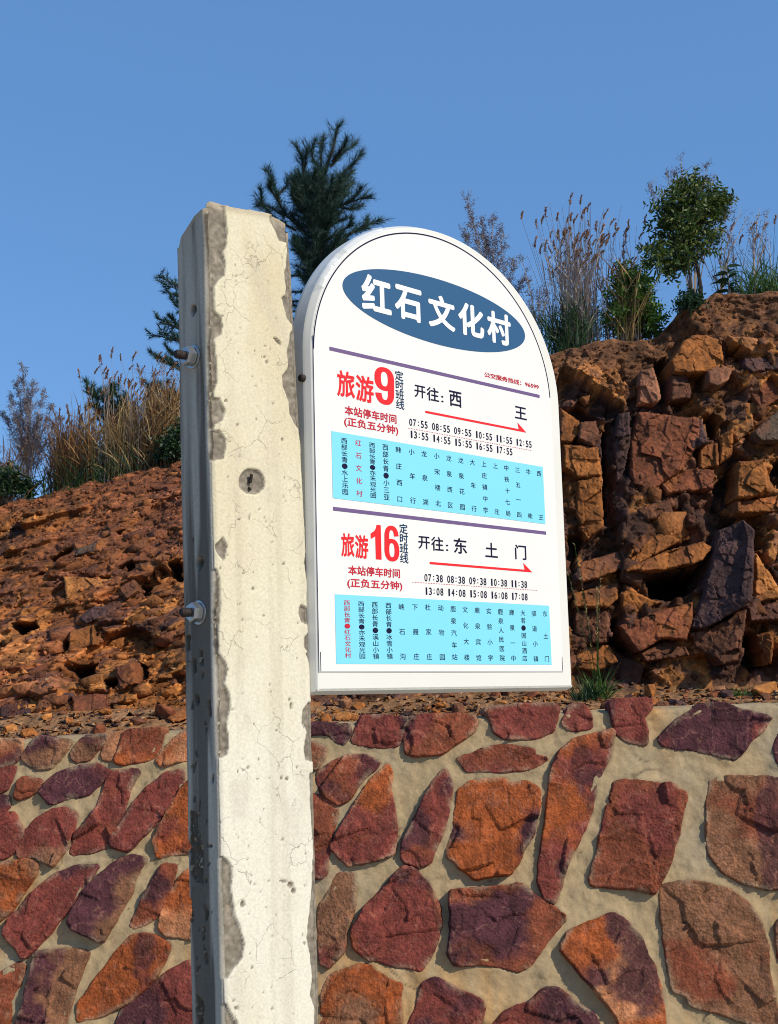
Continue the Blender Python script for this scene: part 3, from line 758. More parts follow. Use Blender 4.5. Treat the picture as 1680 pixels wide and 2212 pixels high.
# crumbs of earth and rock lying on every slope
OCT = np.array([(0, 2, 4), (2, 1, 4), (1, 3, 4), (3, 0, 4), (2, 0, 5), (1, 2, 5), (3, 1, 5), (0, 3, 5)])
pick = idx_all[rng.integers(0, len(idx_all), 15000)]
off_ = rng.normal(0, .004, (len(pick), 3)); s_ = np.clip(rng.lognormal(-4.75, .42, len(pick)), .004, .024)
B6 = np.array([(1, 0, 0), (-1, 0, 0), (0, 1, 0), (0, -1, 0), (0, 0, 1), (0, 0, -1)], float)
V = B6[None] * s_[:, None, None] * rng.uniform(.5, 1.3, (len(pick), 6, 1)) + rng.normal(0, .25, (len(pick), 6, 3)) * s_[:, None, None]
V = V + (np.stack([Xg, Yd, Zd], -1)[pick[:, 0], pick[:, 1]] + off_)[:, None, :]
Fc_ = (OCT[None] + (np.arange(len(pick)) * 6)[:, None, None]).reshape(-1, 3)
Cc = np.repeat(colr[pick[:, 0], pick[:, 1]] * rng.uniform(.6, 1.5, (len(pick), 1)), 6, 0)
hill_add(V.reshape(-1, 3), Fc_, np.clip(Cc, .006, .6))
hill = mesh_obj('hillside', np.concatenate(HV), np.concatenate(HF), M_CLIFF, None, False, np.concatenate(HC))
tag(hill, 'steep cut hillside of rusty brown broken rock and orange earth above the wall', 'hillside', kind='structure')

from mathutils.bvhtree import BVHTree
_hv = np.stack([Xg, Yd, Zd], -1).reshape(-1, 3)
_hf = grid_faces(*Xg.shape)
HBVH = BVHTree.FromPolygons(_hv.tolist(), _hf.tolist())
def ground_z(x, y, lo=None):
    h = HBVH.ray_cast(Vector((x, y, 8)), Vector((0, 0, -1)))
    return h[0].z if h[0] is not None else 1.5

# ---------------------------------------------------------------- loose rocks on the ledge
def rock_mesh(seed, sx, sy, sz):
    r = np.random.default_rng(seed)
    bm = bmesh.new()
    for _ in range(15):
        p = r.normal(size=3); p /= np.linalg.norm(p); p = np.sign(p) * np.abs(p) ** .7
        bm.verts.new((p[0] * sx, p[1] * sy, p[2] * sz))
    g_ = bmesh.ops.convex_hull(bm, input=bm.verts)
    bmesh.ops.delete(bm, geom=[e for e in g_['geom_interior'] if isinstance(e, bmesh.types.BMVert)], context='VERTS')
    bmesh.ops.bevel(bm, geom=bm.edges[:], offset=min(sx, sy, sz) * .09, segments=1, affect='EDGES')
    bmesh.ops.triangulate(bm, faces=bm.faces[:])
    bmesh.ops.subdivide_edges(bm, edges=bm.edges[:], cuts=1)
    for v in bm.verts:
        v.co *= 1 + r.uniform(-.025, .025)
    me = bpy.data.meshes.new('loose_rock')
    bm.to_mesh(me); bm.free()
    return me
def loose_rock(u, v, Y, sx, sy, sz, cc, seed, label, group=None, name='loose_rock'):
    me = rock_mesh(seed, sx, sy, sz)
    ca = me.color_attributes.new('rock', 'FLOAT_COLOR', 'POINT')
    n = len(me.vertices); r = np.random.default_rng(seed + 1)
    c4 = np.ones((n, 4), np.float32); c4[:, :3] = np.array(cc) * r.uniform(.85, 1.15, (n, 1))
    ca.data.foreach_set('color', c4.ravel())
    me.materials.append(M_LOOSE)
    o = bpy.data.objects.new(name, me)
    p = at_depth(u, v, Y)
    z = ground_z(p[0], p[1])
    o.location = (p[0], p[1], z + sz * .45)
    o.rotation_euler = (r.uniform(-.25, .25), r.uniform(-.25, .25), r.uniform(0, 6.28))
    COL.objects.link(o)
    return tag(o, label, 'rock', group)
BIG = [ # u, v, depth, half sizes, colour, label
 (1650,1462,6.75,.10,.07,.045,OCB,'broad flat tan rock resting at the right end of the rubble strip'),
 (1400,1455,6.8,.034,.03,.05,OCH,'upright ochre rock chip leaning at the foot of the big tilted slab'),
 (880,1530,6.45,.05,.04,.035,DRK,'dark purple rock among ochre rubble under the sign'),
 (740,1525,6.45,.045,.035,.028,OCB,'rounded tan rock in the rubble nearest the post'),
 (700,1545,6.4,.05,.04,.035,OCH,'rusty ochre rock wedged beside the post above the wall top'),
 (1180,1520,6.4,.06,.04,.03,PUR,'grey purple rock on the wall top near the lower right corner of the sign'),
 (1320,1505,6.42,.075,.05,.035,RED,'flat reddish rock on the rubble above the maroon wedge stone'),
 (1400,1505,6.45,.06,.045,.035,OCH,'orange slab of rock next to the flat reddish rock on the wall top'),
 (1460,1500,6.5,.055,.04,.035,PUR,'dark plum coloured rock just right of the orange slab on the rubble'),
 (360,1560,6.6,.09,.05,.045,RED,'low red rock on the ledge just left of the post'),
 (300,1572,6.5,.045,.035,.028,BRN,'small brown rock on the ledge left of the low red rock'),
 (990,1522,6.45,.045,.035,.04,BRN,'brown angular rock standing in the middle of the rubble under the sign'),
]
for k, (u, v, Y, a, b, c, cc, lab) in enumerate(BIG):
    loose_rock(u, v, Y, a, b, c, cc, 500 + k, lab)
for k in range(70):
    u = rng.uniform(690, 1700) if k < 56 else rng.uniform(0, 390)
    Y = rng.uniform(6.33, 6.95)
    a = rng.uniform(.016, .045)
    cc = [OCH, OCB, BRN, PUR, RED, OCH, D_][rng.integers(0, 7)]
    loose_rock(u, 1500, Y, a, a * rng.uniform(.6, .9), a * rng.uniform(.35, .75), cc, 700 + k, 'small broken brown rock in the strip of rubble along the wall top', 'small rocks along the wall top')
# chips too many to count
gv = []; gf = []; gc = []
for k in range(2600):
    x = rng.uniform(-2.3, 2.4); y = 6.27 + rng.beta(1.2, 1.6) * .75
    if k % 4 == 0: y = 6.25 + rng.uniform(0, .12)
    z = ground_z(x, y); s = rng.uniform(.005, .016)
    q = rng.normal(size=(6, 3)) * [s, s, s * .6] + [x, y, z + s * .3]
    o = len(gv); gv += q.tolist()
    gf += [(o, o + 1, o + 2), (o, o + 2, o + 3), (o, o + 3, o + 1), (o + 4, o + 2, o + 1), (o + 4, o + 3, o + 2), (o + 5, o + 1, o + 3), (o + 5, o + 4, o + 1), (o+5, o+3, o+4)]
    cc = np.array([OCH, OCB, BRN, PUR, (.42, .24, .12), DIRL][rng.integers(0, 6)])
    gc += [cc] * 6
rub = mesh_obj('rubble', np.array(gv), np.array(gf), M_LOOSE, None, False, np.array(gc))
tag(rub, 'loose orange brown stone chips scattered over the ledge behind the wall top', 'rubble', kind='stuff')
# ---------------------------------------------------------------- the bus stop sign
YAW = math.radians(44.84)
SD = np.array([math.cos(YAW), math.sin(YAW), 0]); SN = np.array([math.sin(YAW), -math.cos(YAW), 0]); SZ = np.array([0, 0, 1.0])
SO = EYE + ray(681, 1501) * 1.85                      # lower left corner of the front
def S(u, v):
    p = hit(u, v, SO, SN) - SO
    return np.array([p @ SD, p[2]])
Z1 = lambda x, y: (633.5 + x * .3771, 452.5 + y * .3771)
Z2 = lambda x, y: (633.5 + x * .3771, 969.6 + y * .3771)
def sw(x, z, off=0.0):
    return SO + x * SD + z * SZ + off * SN
M_CASE = plain('sign_casing_white', (.64, .64, .59), 0.42, var=.05, scale=9)
M_FACE = plain('sign_face_white', (.68, .68, .66), 0.36, var=.05, scale=6)
M_CYAN = plain('print_light_blue', (.18, .58, .74), 0.5, var=.02)
M_OVAL = plain('print_steel_blue', (.014, .078, .18), 0.5, var=.03)
M_PURP = plain('print_purple', (.125, .075, .19), 0.5, var=.03)
M_REDP = plain('print_red', (.74, .006, .008), 0.5, var=.02)
M_MARO = plain('print_crimson', (.46, .006, .022), 0.5, var=.02)
M_NAVY = plain('print_navy', (.006, .005, .030), 0.55, var=.02, spec=.15)
M_TEAL = plain('print_dark_teal', (.006, .035, .085), 0.55, var=.02, spec=.15)
M_WHT = plain('print_white', (.74, .75, .75), 0.45, var=.01)

signboard = empty('bus_stop_sign', tuple(sw(.295, 0, -.02)), 'white round topped bus stop sign with a blue name oval, fixed beside the post', 'bus stop sign')
def attach(o, root):
    o.parent = root; o.matrix_parent_inverse = Matrix.Translation(-Vector(root.location)); return o
def arch_outline(x0, x1, zb, zs, b, rad=0.0, n=180):
    cx = (x0 + x1) / 2; a = (x1 - x0) / 2
    pts = []
    for k in range(6):
        t = k / 5 * math.pi / 2
        pts.append((x0 + rad - rad * math.cos(t) if False else x0 + rad * (1 - math.sin(t)), zb + rad * (1 - math.cos(t))))
    pts = [(x0, zb + rad)] + [(x0 + rad * (1 - math.cos(t)), zb + rad * (1 - math.sin(t))) for t in np.linspace(0, math.pi / 2, 6)][1:]
    pts += [(x1 - rad * (1 - math.sin(t)), zb + rad * (1 - math.cos(t))) for t in np.linspace(0, math.pi / 2, 6)]
    pts += [(cx + a * math.cos(t), zs + b * math.sin(t)) for t in np.linspace(0, math.pi, n)]
    return pts                                         # anticlockwise seen from the front
def inset(pts, d):
    P = np.array(pts); n = len(P); out = []
    for i in range(n):
        a = P[i - 1]; b = P[(i + 1) % n]; t = b - a; t = t / (np.linalg.norm(t) + 1e-12)
        out.append(P[i] + d * np.array([-t[1], t[0]]))
    return out
def loft(name, rings, mat, root, cap0=True, cap1=True, smooth=False):
    n = len(rings[0]); V = [p for r in rings for p in r]; F = []
    for k in range(len(rings) - 1):
        for j in range(n):
            F.append((k * n + j, k * n + (j + 1) % n, (k + 1) * n + (j + 1) % n, (k + 1) * n + j))
    if cap0: F.append(tuple(range(n))[::-1])
    if cap1: F.append(tuple((len(rings) - 1) * n + j for j in range(n)))
    return attach(mesh_obj(name, np.array(V), F, mat, None, smooth), root)
out = arch_outline(-.001, .592, 0, .498, .255, .005)
ring = lambda pts, off: [sw(x, z, off) for x, z in pts]
loft('casing', [ring(inset(out, .006), -.046), ring(inset(out, .001), -.042), ring(out, -.036), ring(out, -.013), ring(inset(out, .0012), -.0100), ring(inset(out, .0052), -.0018), ring(inset(out, .0066), -.0003), ring(inset(out, .0085), 0)], M_CASE, signboard)
pan = arch_outline(.0062, .5630, .031, .498, .241, .0005)
face = loft('face_sheet', [ring(pan, -.0002), ring(pan, .0008), ring(inset(pan, .0004), .0011)], M_FACE, signboard)
F0 = .0011
def flat(name, polys, off, mat, root):
    V = []; F = []
    for P in polys:
        o = len(V); V += [sw(x, z, off) for x, z in P]; F.append(tuple(range(o, o + len(P))))
    return attach(mesh_obj(name, np.array(V), F, mat), root)
BOLD8 = [(0, 0), (1, 0), (-1, 0), (0, 1), (0, -1), (.7, .7), (-.7, .7), (.7, -.7), (-.7, -.7)]
def ribbon(path, w):
    P = np.array(path, float); n = len(P); q = []
    T_ = np.gradient(P, axis=0); T_ /= np.linalg.norm(T_, axis=1)[:, None]
    N_ = np.stack([-T_[:, 1], T_[:, 0]], 1) * w / 2
    return [[P[i] - N_[i], P[i + 1] - N_[i + 1], P[i + 1] + N_[i + 1], P[i] + N_[i]] for i in range(n - 1)]
# edge line of the print
arc = [(.2842 + .2765 * math.cos(t), .497 + .2385 * math.sin(t)) for t in np.linspace(math.radians(3), math.pi - .02, 90)]
for bl in (ribbon(arc, .0021), ribbon([(.0070, .522), (.0068, .3), (.0066, .033)], .0011), ribbon([(.0100, .060), (.0100, .033)], .0011), ribbon([(.5610, .057), (.5610, .033)], .0011)):
    flat('border_line', bl, F0 + .0004, M_NAVY, signboard)
M_GRYL = plain('print_grey', (.35, .36, .36), .4)
flat('bottom_line', ribbon([(.006, .0325), (.5625, .0325)], .0006), F0 + .0004, M_GRYL, signboard)

# lettering
_gc = {}
def glyphs(s):
    key = s
    if key not in _gc:
        c = bpy.data.curves.new('lettering', 'FONT'); c.body = s; c.size = 1.0; c.resolution_u = 6
        o = bpy.data.objects.new('lettering', c); COL.objects.link(o)
        dg = bpy.context.evaluated_depsgraph_get()
        me = bpy.data.meshes.new_from_object(o.evaluated_get(dg))
        V = np.array([v.co[:2] for v in me.vertices]).reshape(-1, 2); F = [tuple(p.vertices) for p in me.polygons]
        bpy.data.objects.remove(o); bpy.data.curves.remove(c); bpy.data.meshes.remove(me)
        _gc[key] = (V, F)
    return _gc[key]
class Text:
    def __init__(s, name, mat, root, off): s.V = []; s.F = []; s.name = name; s.mat = mat; s.root = root; s.off = off
    def raw(s, P, F):
        o = len(s.V); s.V += [sw(x, z, s.off) for x, z in P]; s.F += [tuple(i + o for i in f) for f in F]
    def box(s, txt, x0, x1, z0, z1, bold=0.0):
        V, F = glyphs(txt)
        lo = V.min(0) - bold; hi = V.max(0) + bold
        k_ = np.array([(x1 - x0) / (hi[0] - lo[0]), (z1 - z0) / (hi[1] - lo[1])])
        o0 = s.off
        for i, d in enumerate(BOLD8 if bold else BOLD8[:1]):
            s.off = o0 + i * .00002                    # heavier strokes: copies a hair apart
            s.raw((V + np.array(d) * bold - lo) * k_ + np.array([x0, z0]), F)
        s.off = o0
    def px(s, Z, txt, xl, xr, yl, yr, h, bold=0.0):
        """fit the line between two mid-height points of the sign; h is its height in the same units"""
        a = S(*Z(xl, yl)); b = S(*Z(xr, yr)); mid = (a[1] + b[1]) / 2
        xm, ym = (xl + xr) / 2, (yl + yr) / 2
        hm_ = S(*Z(xm, ym - h / 2))[1] - S(*Z(xm, ym + h / 2))[1]
        s.box(txt, a[0], b[0], mid - hm_ / 2, mid + hm_ / 2, bold)
    def ch(s, c, x, z, w, h, bold=0.0):
        """one character on its em square"""
        if c == '●':
            s.raw([(x + w * .44 * math.cos(t), z + h * .46 * math.sin(t)) for t in np.linspace(0, 2 * math.pi, 20, endpoint=False)], [tuple(range(20))]); return
        V, F = glyphs(c); o0 = s.off
        for i, d in enumerate(BOLD8[:5] if bold else BOLD8[:1]):
            s.off = o0 + i * .00002
            s.raw([(x + (p[0] + d[0] * bold - .5) * w * 1.04, z + (p[1] + d[1] * bold - .38) * h * 1.04) for p in V], F)
        s.off = o0
    def heavy(s, Z, c, xl, xr, yc, h):
        """fat condensed numeral"""
        x0 = S(*Z(xl, yc))[0]; x1 = S(*Z(xr, yc))[0]; xm = (xl + xr) / 2
        z1 = S(*Z(xm, yc - h / 2))[1]; z0 = S(*Z(xm, yc + h / 2))[1]
        m_ = lambda q: [(x0 + a * (x1 - x0), z0 + b * (z1 - z0)) for a, b in q]
        if c == '1':
            s.raw(m_([(.44, 0), (1, 0), (1, 1), (.60, 1), (.52, .90), (.36, .81), (0, .735), (0, .57), (.44, .66)]), [tuple(range(9))]); return
        f = (lambda q: m_(q)) if c == '6' else (lambda q: m_([(1 - a, 1 - b) for a, b in q]))
        sg = lambda v, e: math.copysign(abs(v) ** e, v)
        n = 48; tt = [2 * math.pi * k / n for k in range(n)]
        o_ = [(.5 + .5 * sg(math.cos(t), .86), .315 + .315 * sg(math.sin(t), .86)) for t in tt]; i_ = [(.5 + .175 * sg(math.cos(t), .8), .315 + .195 * sg(math.sin(t), .8)) for t in tt]
        s.raw(f(o_ + i_), [(k, (k + 1) % n, n + (k + 1) % n, n + k) for k in range(n)])
        n = 30; tt = [math.radians(8 + 172 * k / n) for k in range(n + 1)]
        o_ = [(.5 + .48 * sg(math.cos(t), .86), .66 + .34 * sg(math.sin(t), .86)) for t in tt] + [(0.0, .33)]; i_ = [(.5 + .165 * sg(math.cos(t), .8), .66 + .215 * sg(math.sin(t), .8)) for t in tt] + [(.31, .33)]
        s.off += .00012; s.raw(f(o_ + i_), [(k, k + 1, n + 3 + k, n + 2 + k) for k in range(n + 1)]); s.off -= .00012
    def done(s, label=None):
        o = attach(mesh_obj(s.name, np.array(s.V), s.F, s.mat), s.root)
        if label: o['label'] = label
        return o
TO = F0 + .0004
# name oval
th = np.linspace(0, 2 * math.pi, 96, endpoint=False)
oval = flat('name_oval', [[(.2835 + .2150 * math.cos(t), .6105 + .0552 * math.sin(t)) for t in th]], TO, M_OVAL, signboard)
def sub(t, parent):
    """make finished lettering a sub-part of a panel"""
    o = t.done(); o.parent = parent; o.matrix_parent_inverse = Matrix.Identity(4); return o
t = Text('lettering', M_WHT, signboard, TO + .0004)
for c, xl, xr, yc, h in (('红', 385, 555, 487, 205), ('石', 575, 730, 541, 190), ('文', 768, 920, 592, 190), ('化', 940, 1086, 637, 185), ('村', 1105, 1240, 682, 180)):
    t.px(Z1, c, xl, xr, yc, yc, h, .034)
sub(t, oval)
for pa, pb in (((710, 753), (1164, 857)), ((718, 1099), (1178, 1153))):
    a = S(*pa); b = S(*pb)
    flat('divider_bar', [[(a[0], a[1] - .0028), (b[0], a[1] - .0028), (b[0], a[1] + .0028), (a[0], a[1] + .0028)]], TO, M_PURP, signboard)
t = Text('hotline_text', M_MARO, signboard, TO); t.px(Z1, '公交服务热线：96599', 1090, 1402, 949, 1014, 29, .022); t.done()
# route 9
t = Text('route_title', M_REDP, signboard, TO)
t.px(Z1, '旅', 246, 348, 1002, 1002, 150, .022); t.px(Z1, '游', 354, 456, 1029, 1029, 150, .022); t.heavy(Z1, '9', 462, 574, 1012, 212); t.done()
t = Text('route_title', M_REDP, signboard, TO)
t.px(Z2, '旅', 270, 345, 551, 551, 135, .022); t.px(Z2, '游', 350, 425, 561, 561, 135, .022)
t.heavy(Z2, '1', 440, 499, 534, 198); t.heavy(Z2, '6', 517, 602, 543, 204); t.done()
for Z, x0, y0, x1, y1 in ((Z1, 602, 953, 608, 1118), (Z2, 627, 458, 631, 627)):
    t = Text('service_note', M_TEAL, signboard, TO)
    a = S(*Z(x0, y0)); b = S(*Z(x1, y1))
    for k, c in enumerate('定时班线'):
        t.ch(c, a[0] + (b[0] - a[0]) * k / 3, a[1] + (b[1] - a[1]) * k / 3, .0185, .0155, .014)
    t.done()
t = Text('destination_text', M_NAVY, signboard, TO)
for c, xl, xr, yc, h in (('开', 690, 753, 1045, 70), ('往', 760, 830, 1060, 78), ('：', 843, 856, 1087, 36), ('西', 890, 960, 1087, 88), ('王', 1265, 1332, 1167, 70)):
    t.px(Z1, c, xl, xr, yc, yc, h, .014)
t.done()
t = Text('destination_text', M_NAVY, signboard, TO)
for c, xl, xr, yc, h in (('开', 712, 778, 538, 72), ('往', 786, 856, 545, 80), ('：', 870, 883, 567, 36), ('东', 915, 990, 556, 90), ('土', 1095, 1166, 580, 84), ('门', 1266, 1330, 593, 84)):
    t.px(Z2, c, xl, xr, yc, yc, h, .014)
t.done()
def arrow(Z, tail, head, w):
    a = S(*Z(*tail)); b = S(*Z(*head)); z = (a[1] + b[1]) / 2
    flat('direction_arrow', [[(a[0], z - w / 2), (b[0] - .001, z - w / 2), (b[0] - .024, z + .013), (b[0] - .021, z + w / 2), (a[0], z + w / 2)]], TO, M_REDP, signboard)
arrow(Z1, (752, 1158), (1333, 1275), .0036); arrow(Z2, (777, 651), (1367, 705), .0036)
for Z, r1, r2 in ((Z1, (290, 587, 1154, 1198), (287, 597, 1218, 1268)), (Z2, (310, 607, 693, 716), (305, 620, 770, 788))):
    t = Text('stop_time_note', M_MARO, signboard, TO)
    t.px(Z, '本站停车时间', *r1, 54, .022); t.px(Z, '(正负五分钟)', *r2, 58, .022); t.done()
for Z, l1, l2, dd in ((Z1, ('07:55 08:55 09:55 10:55 11:55 12:55', 658, 1363, 1225, 1342), ('13:55 14:55 15:55 16:55 17:55', 663, 1253, 1290, 1388), ((655, 1252), (1363, 1383))),
                      (Z2, ('07:38 08:38 09:38 10:38 11:38', 745, 1337, 741, 775), ('13:08 14:08 15:08 16:08 17:08', 748, 1340, 814, 850), ((677, 762), (1397, 813)))):
    t = Text('departure_times', M_NAVY, signboard, TO)
    for l in (l1, l2):
        words = l[0].split(' '); a = S(*Z(l[1], l[3])); b = S(*Z(l[2], l[4])); zz = (a[1] + b[1]) / 2; n = len(words); pitch = (b[0] - a[0]) / (n - .16)
        for k, wd in enumerate(words):
            for j, c in enumerate(wd):
                cw = pitch * .84 / 5
                if c == ':': t.box(':', a[0] + k * pitch + j * cw + cw * .30, a[0] + k * pitch + (j + 1) * cw - cw * .36, zz - .0034, zz + .0034)
                else: t.box(c, a[0] + k * pitch + j * cw + cw * (.28 if c == '1' else .1), a[0] + k * pitch + (j + 1) * cw - cw * (.32 if c == '1' else .14), zz - .0058, zz + .0058, .012)
    t.done()
    a = S(*Z(*dd[0])); b = S(*Z(*dd[1])); n = 52; zz = (a[1] + b[1]) / 2
    flat('dashed_line', [[(a[0] + (b[0] - a[0]) * k / n, zz - .0003), (a[0] + (b[0] - a[0]) * (k + .62) / n, zz - .0003), (a[0] + (b[0] - a[0]) * (k + .62) / n, zz + .0004), (a[0] + (b[0] - a[0]) * k / n, zz + .0004)] for k in range(n)], TO, M_MARO, signboard)
LIST1 = [('西部长青●水上乐园', 286, -46, 293, 247), ('红石文化村', 367, -33, 374, 256), ('西部长青●亦禾观光园', 445, -21, 454, 268), ('西部长青●小三亚', 522, -9, 530, 277), ('韩庄西口', 597, 6, 605, 288),
  ('小车行', 673, 18, 680, 296), ('龙泉湖', 745, 30, 752, 305), ('小宋楼北', 817, 42, 824, 313), ('龙泉西区', 886, 55, 894, 323), ('龙泉花园', 955, 67, 963, 333), ('大车行', 1021, 78, 1031, 343),
  ('上庄镇中学', 1087, 88, 1097, 352), ('上庄', 1152, 98, 1161, 360), ('中铁十七局', 1215, 110, 1226, 370), ('三五一四', 1278, 122, 1290, 378), ('华柴', 1340, 132, 1352, 385), ('西王', 1402, 142, 1414, 393)]
LIST2 = [('西部长青●红石文化村', 303, 882, 307, 1183), ('西部长青●亦禾观光园', 385, 888, 389, 1187), ('西部长青●溪山小镇', 463, 893, 467, 1188), ('西部长青●冰雪小镇', 541, 897, 546, 1188), ('峡石沟', 616, 905, 621, 1190),
  ('下聂庄', 693, 907, 699, 1190), ('杜家庄', 767, 908, 773, 1191), ('动物园', 840, 912, 848, 1193), ('鹿泉汽车站', 911, 917, 919, 1193), ('文化大楼', 981, 921, 987, 1195), ('鹿泉宾馆', 1049, 925, 1056, 1197),
  ('实验小学', 1116, 930, 1124, 1197), ('鹿泉人民医院', 1182, 933, 1191, 1198), ('鹿泉一中', 1247, 937, 1255, 1200), ('大者●国山酒店', 1311, 940, 1320, 1200), ('驿道小镇', 1374, 944, 1384, 1203), ('东土门', 1436, 945, 1448, 1203)]
for lst, corners, redcol, lab in ((LIST1, ((714, 930), (1171, 1010), (1178, 1133), (721, 1076)), 1, 'upper light blue panel of stop names'), (LIST2, ((721, 1282), (1185, 1310), (1190, 1436), (725, 1434)), 0, 'lower light blue panel of stop names')):
    q = np.array([S(*c) for c in corners]); x0, x1 = .0396, .5316; z1 = q[:2, 1].mean(); z0 = q[2:, 1].mean()
    panel = flat('stop_list', [[(x0, z0), (x1, z0), (x1, z1), (x0, z1)]], TO, M_CYAN, signboard)
    panel['label'] = lab
    tn = Text('lettering', M_NAVY, signboard, TO + .0004); tr = Text('red_lettering', M_MARO, signboard, TO + .0004)
    for i, (s_, xa_, ya_, xb_, yb_) in enumerate(lst):
        a = S(*Z2(xa_, ya_)); b = S(*Z2(xb_, yb_)); n = len(s_); xm = (a[0] + b[0]) / 2
        tt = tr if i == redcol else tn
        for k, c in enumerate(s_):
            tt.ch(c, xm, a[1] + (b[1] - a[1]) * k / (n - 1), .0128, min(.0098, abs(b[1] - a[1]) / (n - 1) * .94))
    sub(tn, panel); sub(tr, panel)
# torn clear film left on the rim
mf, nt, N, L, B = material('clear_plastic_film')
B.inputs['Base Color'].default_value = (.85, .88, .9, 1); B.inputs['Roughness'].default_value = .18; B.inputs['Alpha'].default_value = .25
for t0, t1, wd in ((118, 138, .012), (143, 156, .010)):
    n = 40; V = []; r = np.random.default_rng(int(t0))
    for k in range(n + 1):
        t_ = math.radians(t0 + (t1 - t0) * k / n)
        wob = .0015 + .003 * (r.random() if k % 2 else .4) * math.sin(math.pi * k / n) + .004 * max(0, float(fbm2(k * .35, t0, 3, 3)))
        for ro, of in ((-.008, .0016), (.0005 + wob * .3, .001 - wob * .2), (wob, -wd * .4), (wob * .5 + .0012, -wd)):
            V.append(sw(.2955 + (.2965 + ro) * math.cos(t_), .498 + (.255 + ro) * math.sin(t_), of))
    attach(mesh_obj('plastic_film', np.array(V), grid_faces(n + 1, 4), mf, None, False), signboard)
M_BOLT = plain('galvanised_steel', (.42, .44, .45), .32, .9, var=.15, scale=60)
M_RUST = plain('rusty_steel', (.035, .026, .022), .7, .4, var=.4, scale=200, bump=.4)
def cyl(bm_rings, n, c, ax, name, mat, root, flats=False, phase=0.0):
    ax = Vector(ax).normalized(); a = Vector((0, 0, 1)).cross(ax).normalized(); b = ax.cross(a)
    rings = []
    for h, r in bm_rings:
        rings.append([Vector(c) + ax * h + (a * math.cos(2 * math.pi * k / n + phase) + b * math.sin(2 * math.pi * k / n + phase)) * r for k in range(n)])
    return loft(name, rings, mat, root)
p = sw(0, 0, 0) * 1.0
q = S(648, 810)
cyl([(0, .0055), (.006, .0055), (.0075, .004)], 12, sw(-.001, q[1], -.012), -SD, 'fixing_screw', M_RUST, signboard)

# ---------------------------------------------------------------- concrete post
PC = SO - SD * .004 - SN * .0015
def post_plane(u, v): return hit(u, v, PC, SN)
pa, pb = post_plane(446.6, 555), post_plane(474, 1730)
UPV = (pa - pb) / (pa - pb)[2]
Q0 = pb - UPV * pb[2]
def post_ah(u, v):
    p = post_plane(u, v); h = p[2]
    return np.array([(p - Q0 - UPV * h) @ SD, h])
RA = np.array([post_ah(*p) for p in [(630.5, 529), (639.5, 709), (650, 928), (656.6, 996), (665, 1171), (672.7, 1376), (676, 1551), (684, 1820), (688.5, 1969), (693, 2119), (696, 2212)]])
wfit = np.polyfit(RA[:, 1], RA[:, 0], 2)
def post_w(h): return np.polyval(wfit, np.clip(h, 1.15, 2.3))
def post_back(u, v, hfix=None):
    p = hit(u, v, Q0, np.array([SD[0], SD[1], 0]) * 1.0 - 0)
    return p
LN = SD - UPV * 0
def left_bh(u, v):
    """point of the left face: depth behind the front edge, height"""
    n_ = np.cross(UPV, SN); n_ /= np.linalg.norm(n_)
    p = hit(u, v, Q0, n_); h = p[2]
    return np.array([-(p - Q0 - UPV * h) @ SN, h])
bt = np.mean([left_bh(398, 1200)[0], left_bh(412, 2200)[0], left_bh(388, 800)[0]])
PT = float(bt)
print('POST w', post_w(1.2), post_w(2.2), 'thick', PT, 'lean', UPV, 'top', post_ah(455, 433))
P3 = lambda x, y: (310.3 + x * .2572, 400.8 + y * .2572)
P4 = lambda x, y: (355.5 + x * .2923, 937.3 + y * .2923)
P5 = lambda x, y: (355.5 + x * .2986, 1551.4 + y * .2986)
CH = []
l3 = [(520,60),(680,165),(690,270),(705,400),(690,510),(665,560),(690,660),(680,750),(625,800),(590,850),(595,920),(600,1050),(650,1110),(660,1180),(650,1260),(590,1280),(605,1400),(608,1500),(618,1590),(612,1660),(592,1720),(590,1775),(640,1790),(690,1890),(660,1980),(600,2010),(585,2055),(640,2052),(693,2135),(692,2200)]
l4 = [(457,60),(435,185),(372,190)]
CH.append([P3(*p) for p in l3] + [P4(*p) for p in l4] + [P4(300, 190), P3(420, 1500), P3(420, 60)])
CH.append([P4(*p) for p in [(370,815),(400,790),(430,760),(465,830),(440,935),(395,890),(372,850)]])
CH.append([P4(*p) for p in [(340,990),(392,1000),(408,1100),(414,1250),(402,1400),(398,1620),(450,1690),(465,1740),(445,1850),(480,1920),(490,2020),(465,2120),(460,2200)]] +
          [P5(*p) for p in [(455,80),(465,200),(450,270),(400,285),(330,285)]])
CH.append([P5(*p) for p in [(330,1000),(425,1005),(450,1020),(490,1070),(490,1150),(475,1230),(495,1330),(505,1420),(550,1520),(578,1640),(560,1740),(500,1810),(460,1880),(432,1885),(330,1880)]])
CH.append([P5(*p) for p in [(330,2070),(450,2070),(475,2130),(530,2215),(560,2290),(330,2290)]])
r3 = [(1060,255),(1062,300),(1100,370),(1140,460),(1200,480),(1210,560),(1195,690),(1182,730),(1200,850),(1190,920),(1165,935),(1180,1010),(1205,1110),(1250,1170),(1255,1205),(1232,1240),(1225,1320),(1205,1400),(1215,1540),(1165,1600),(1170,1680),(1215,1800),(1230,1920),(1260,1980),(1300,2040),(1325,2130)]
CH.append([P3(*p) for p in r3] + [P3(1450, 2130), P3(1400, 1200), P3(1340, 255), P3(1200, 180)])
CH.append([P4(*p) for p in [(1120,870),(1050,885),(1033,950),(1050,1030),(1078,1085),(1120,1085)]])
CH.append([P4(*p) for p in [(1007,1262),(990,1320),(1010,1390),(1060,1412),(1120,1385),(1120,1290),(1060,1290)]])
CH.append([P4(*p) for p in [(1120,1468),(1068,1470),(1033,1500),(1033,1570),(1065,1612),(1045,1625),(1070,1685),(1120,1690)]])
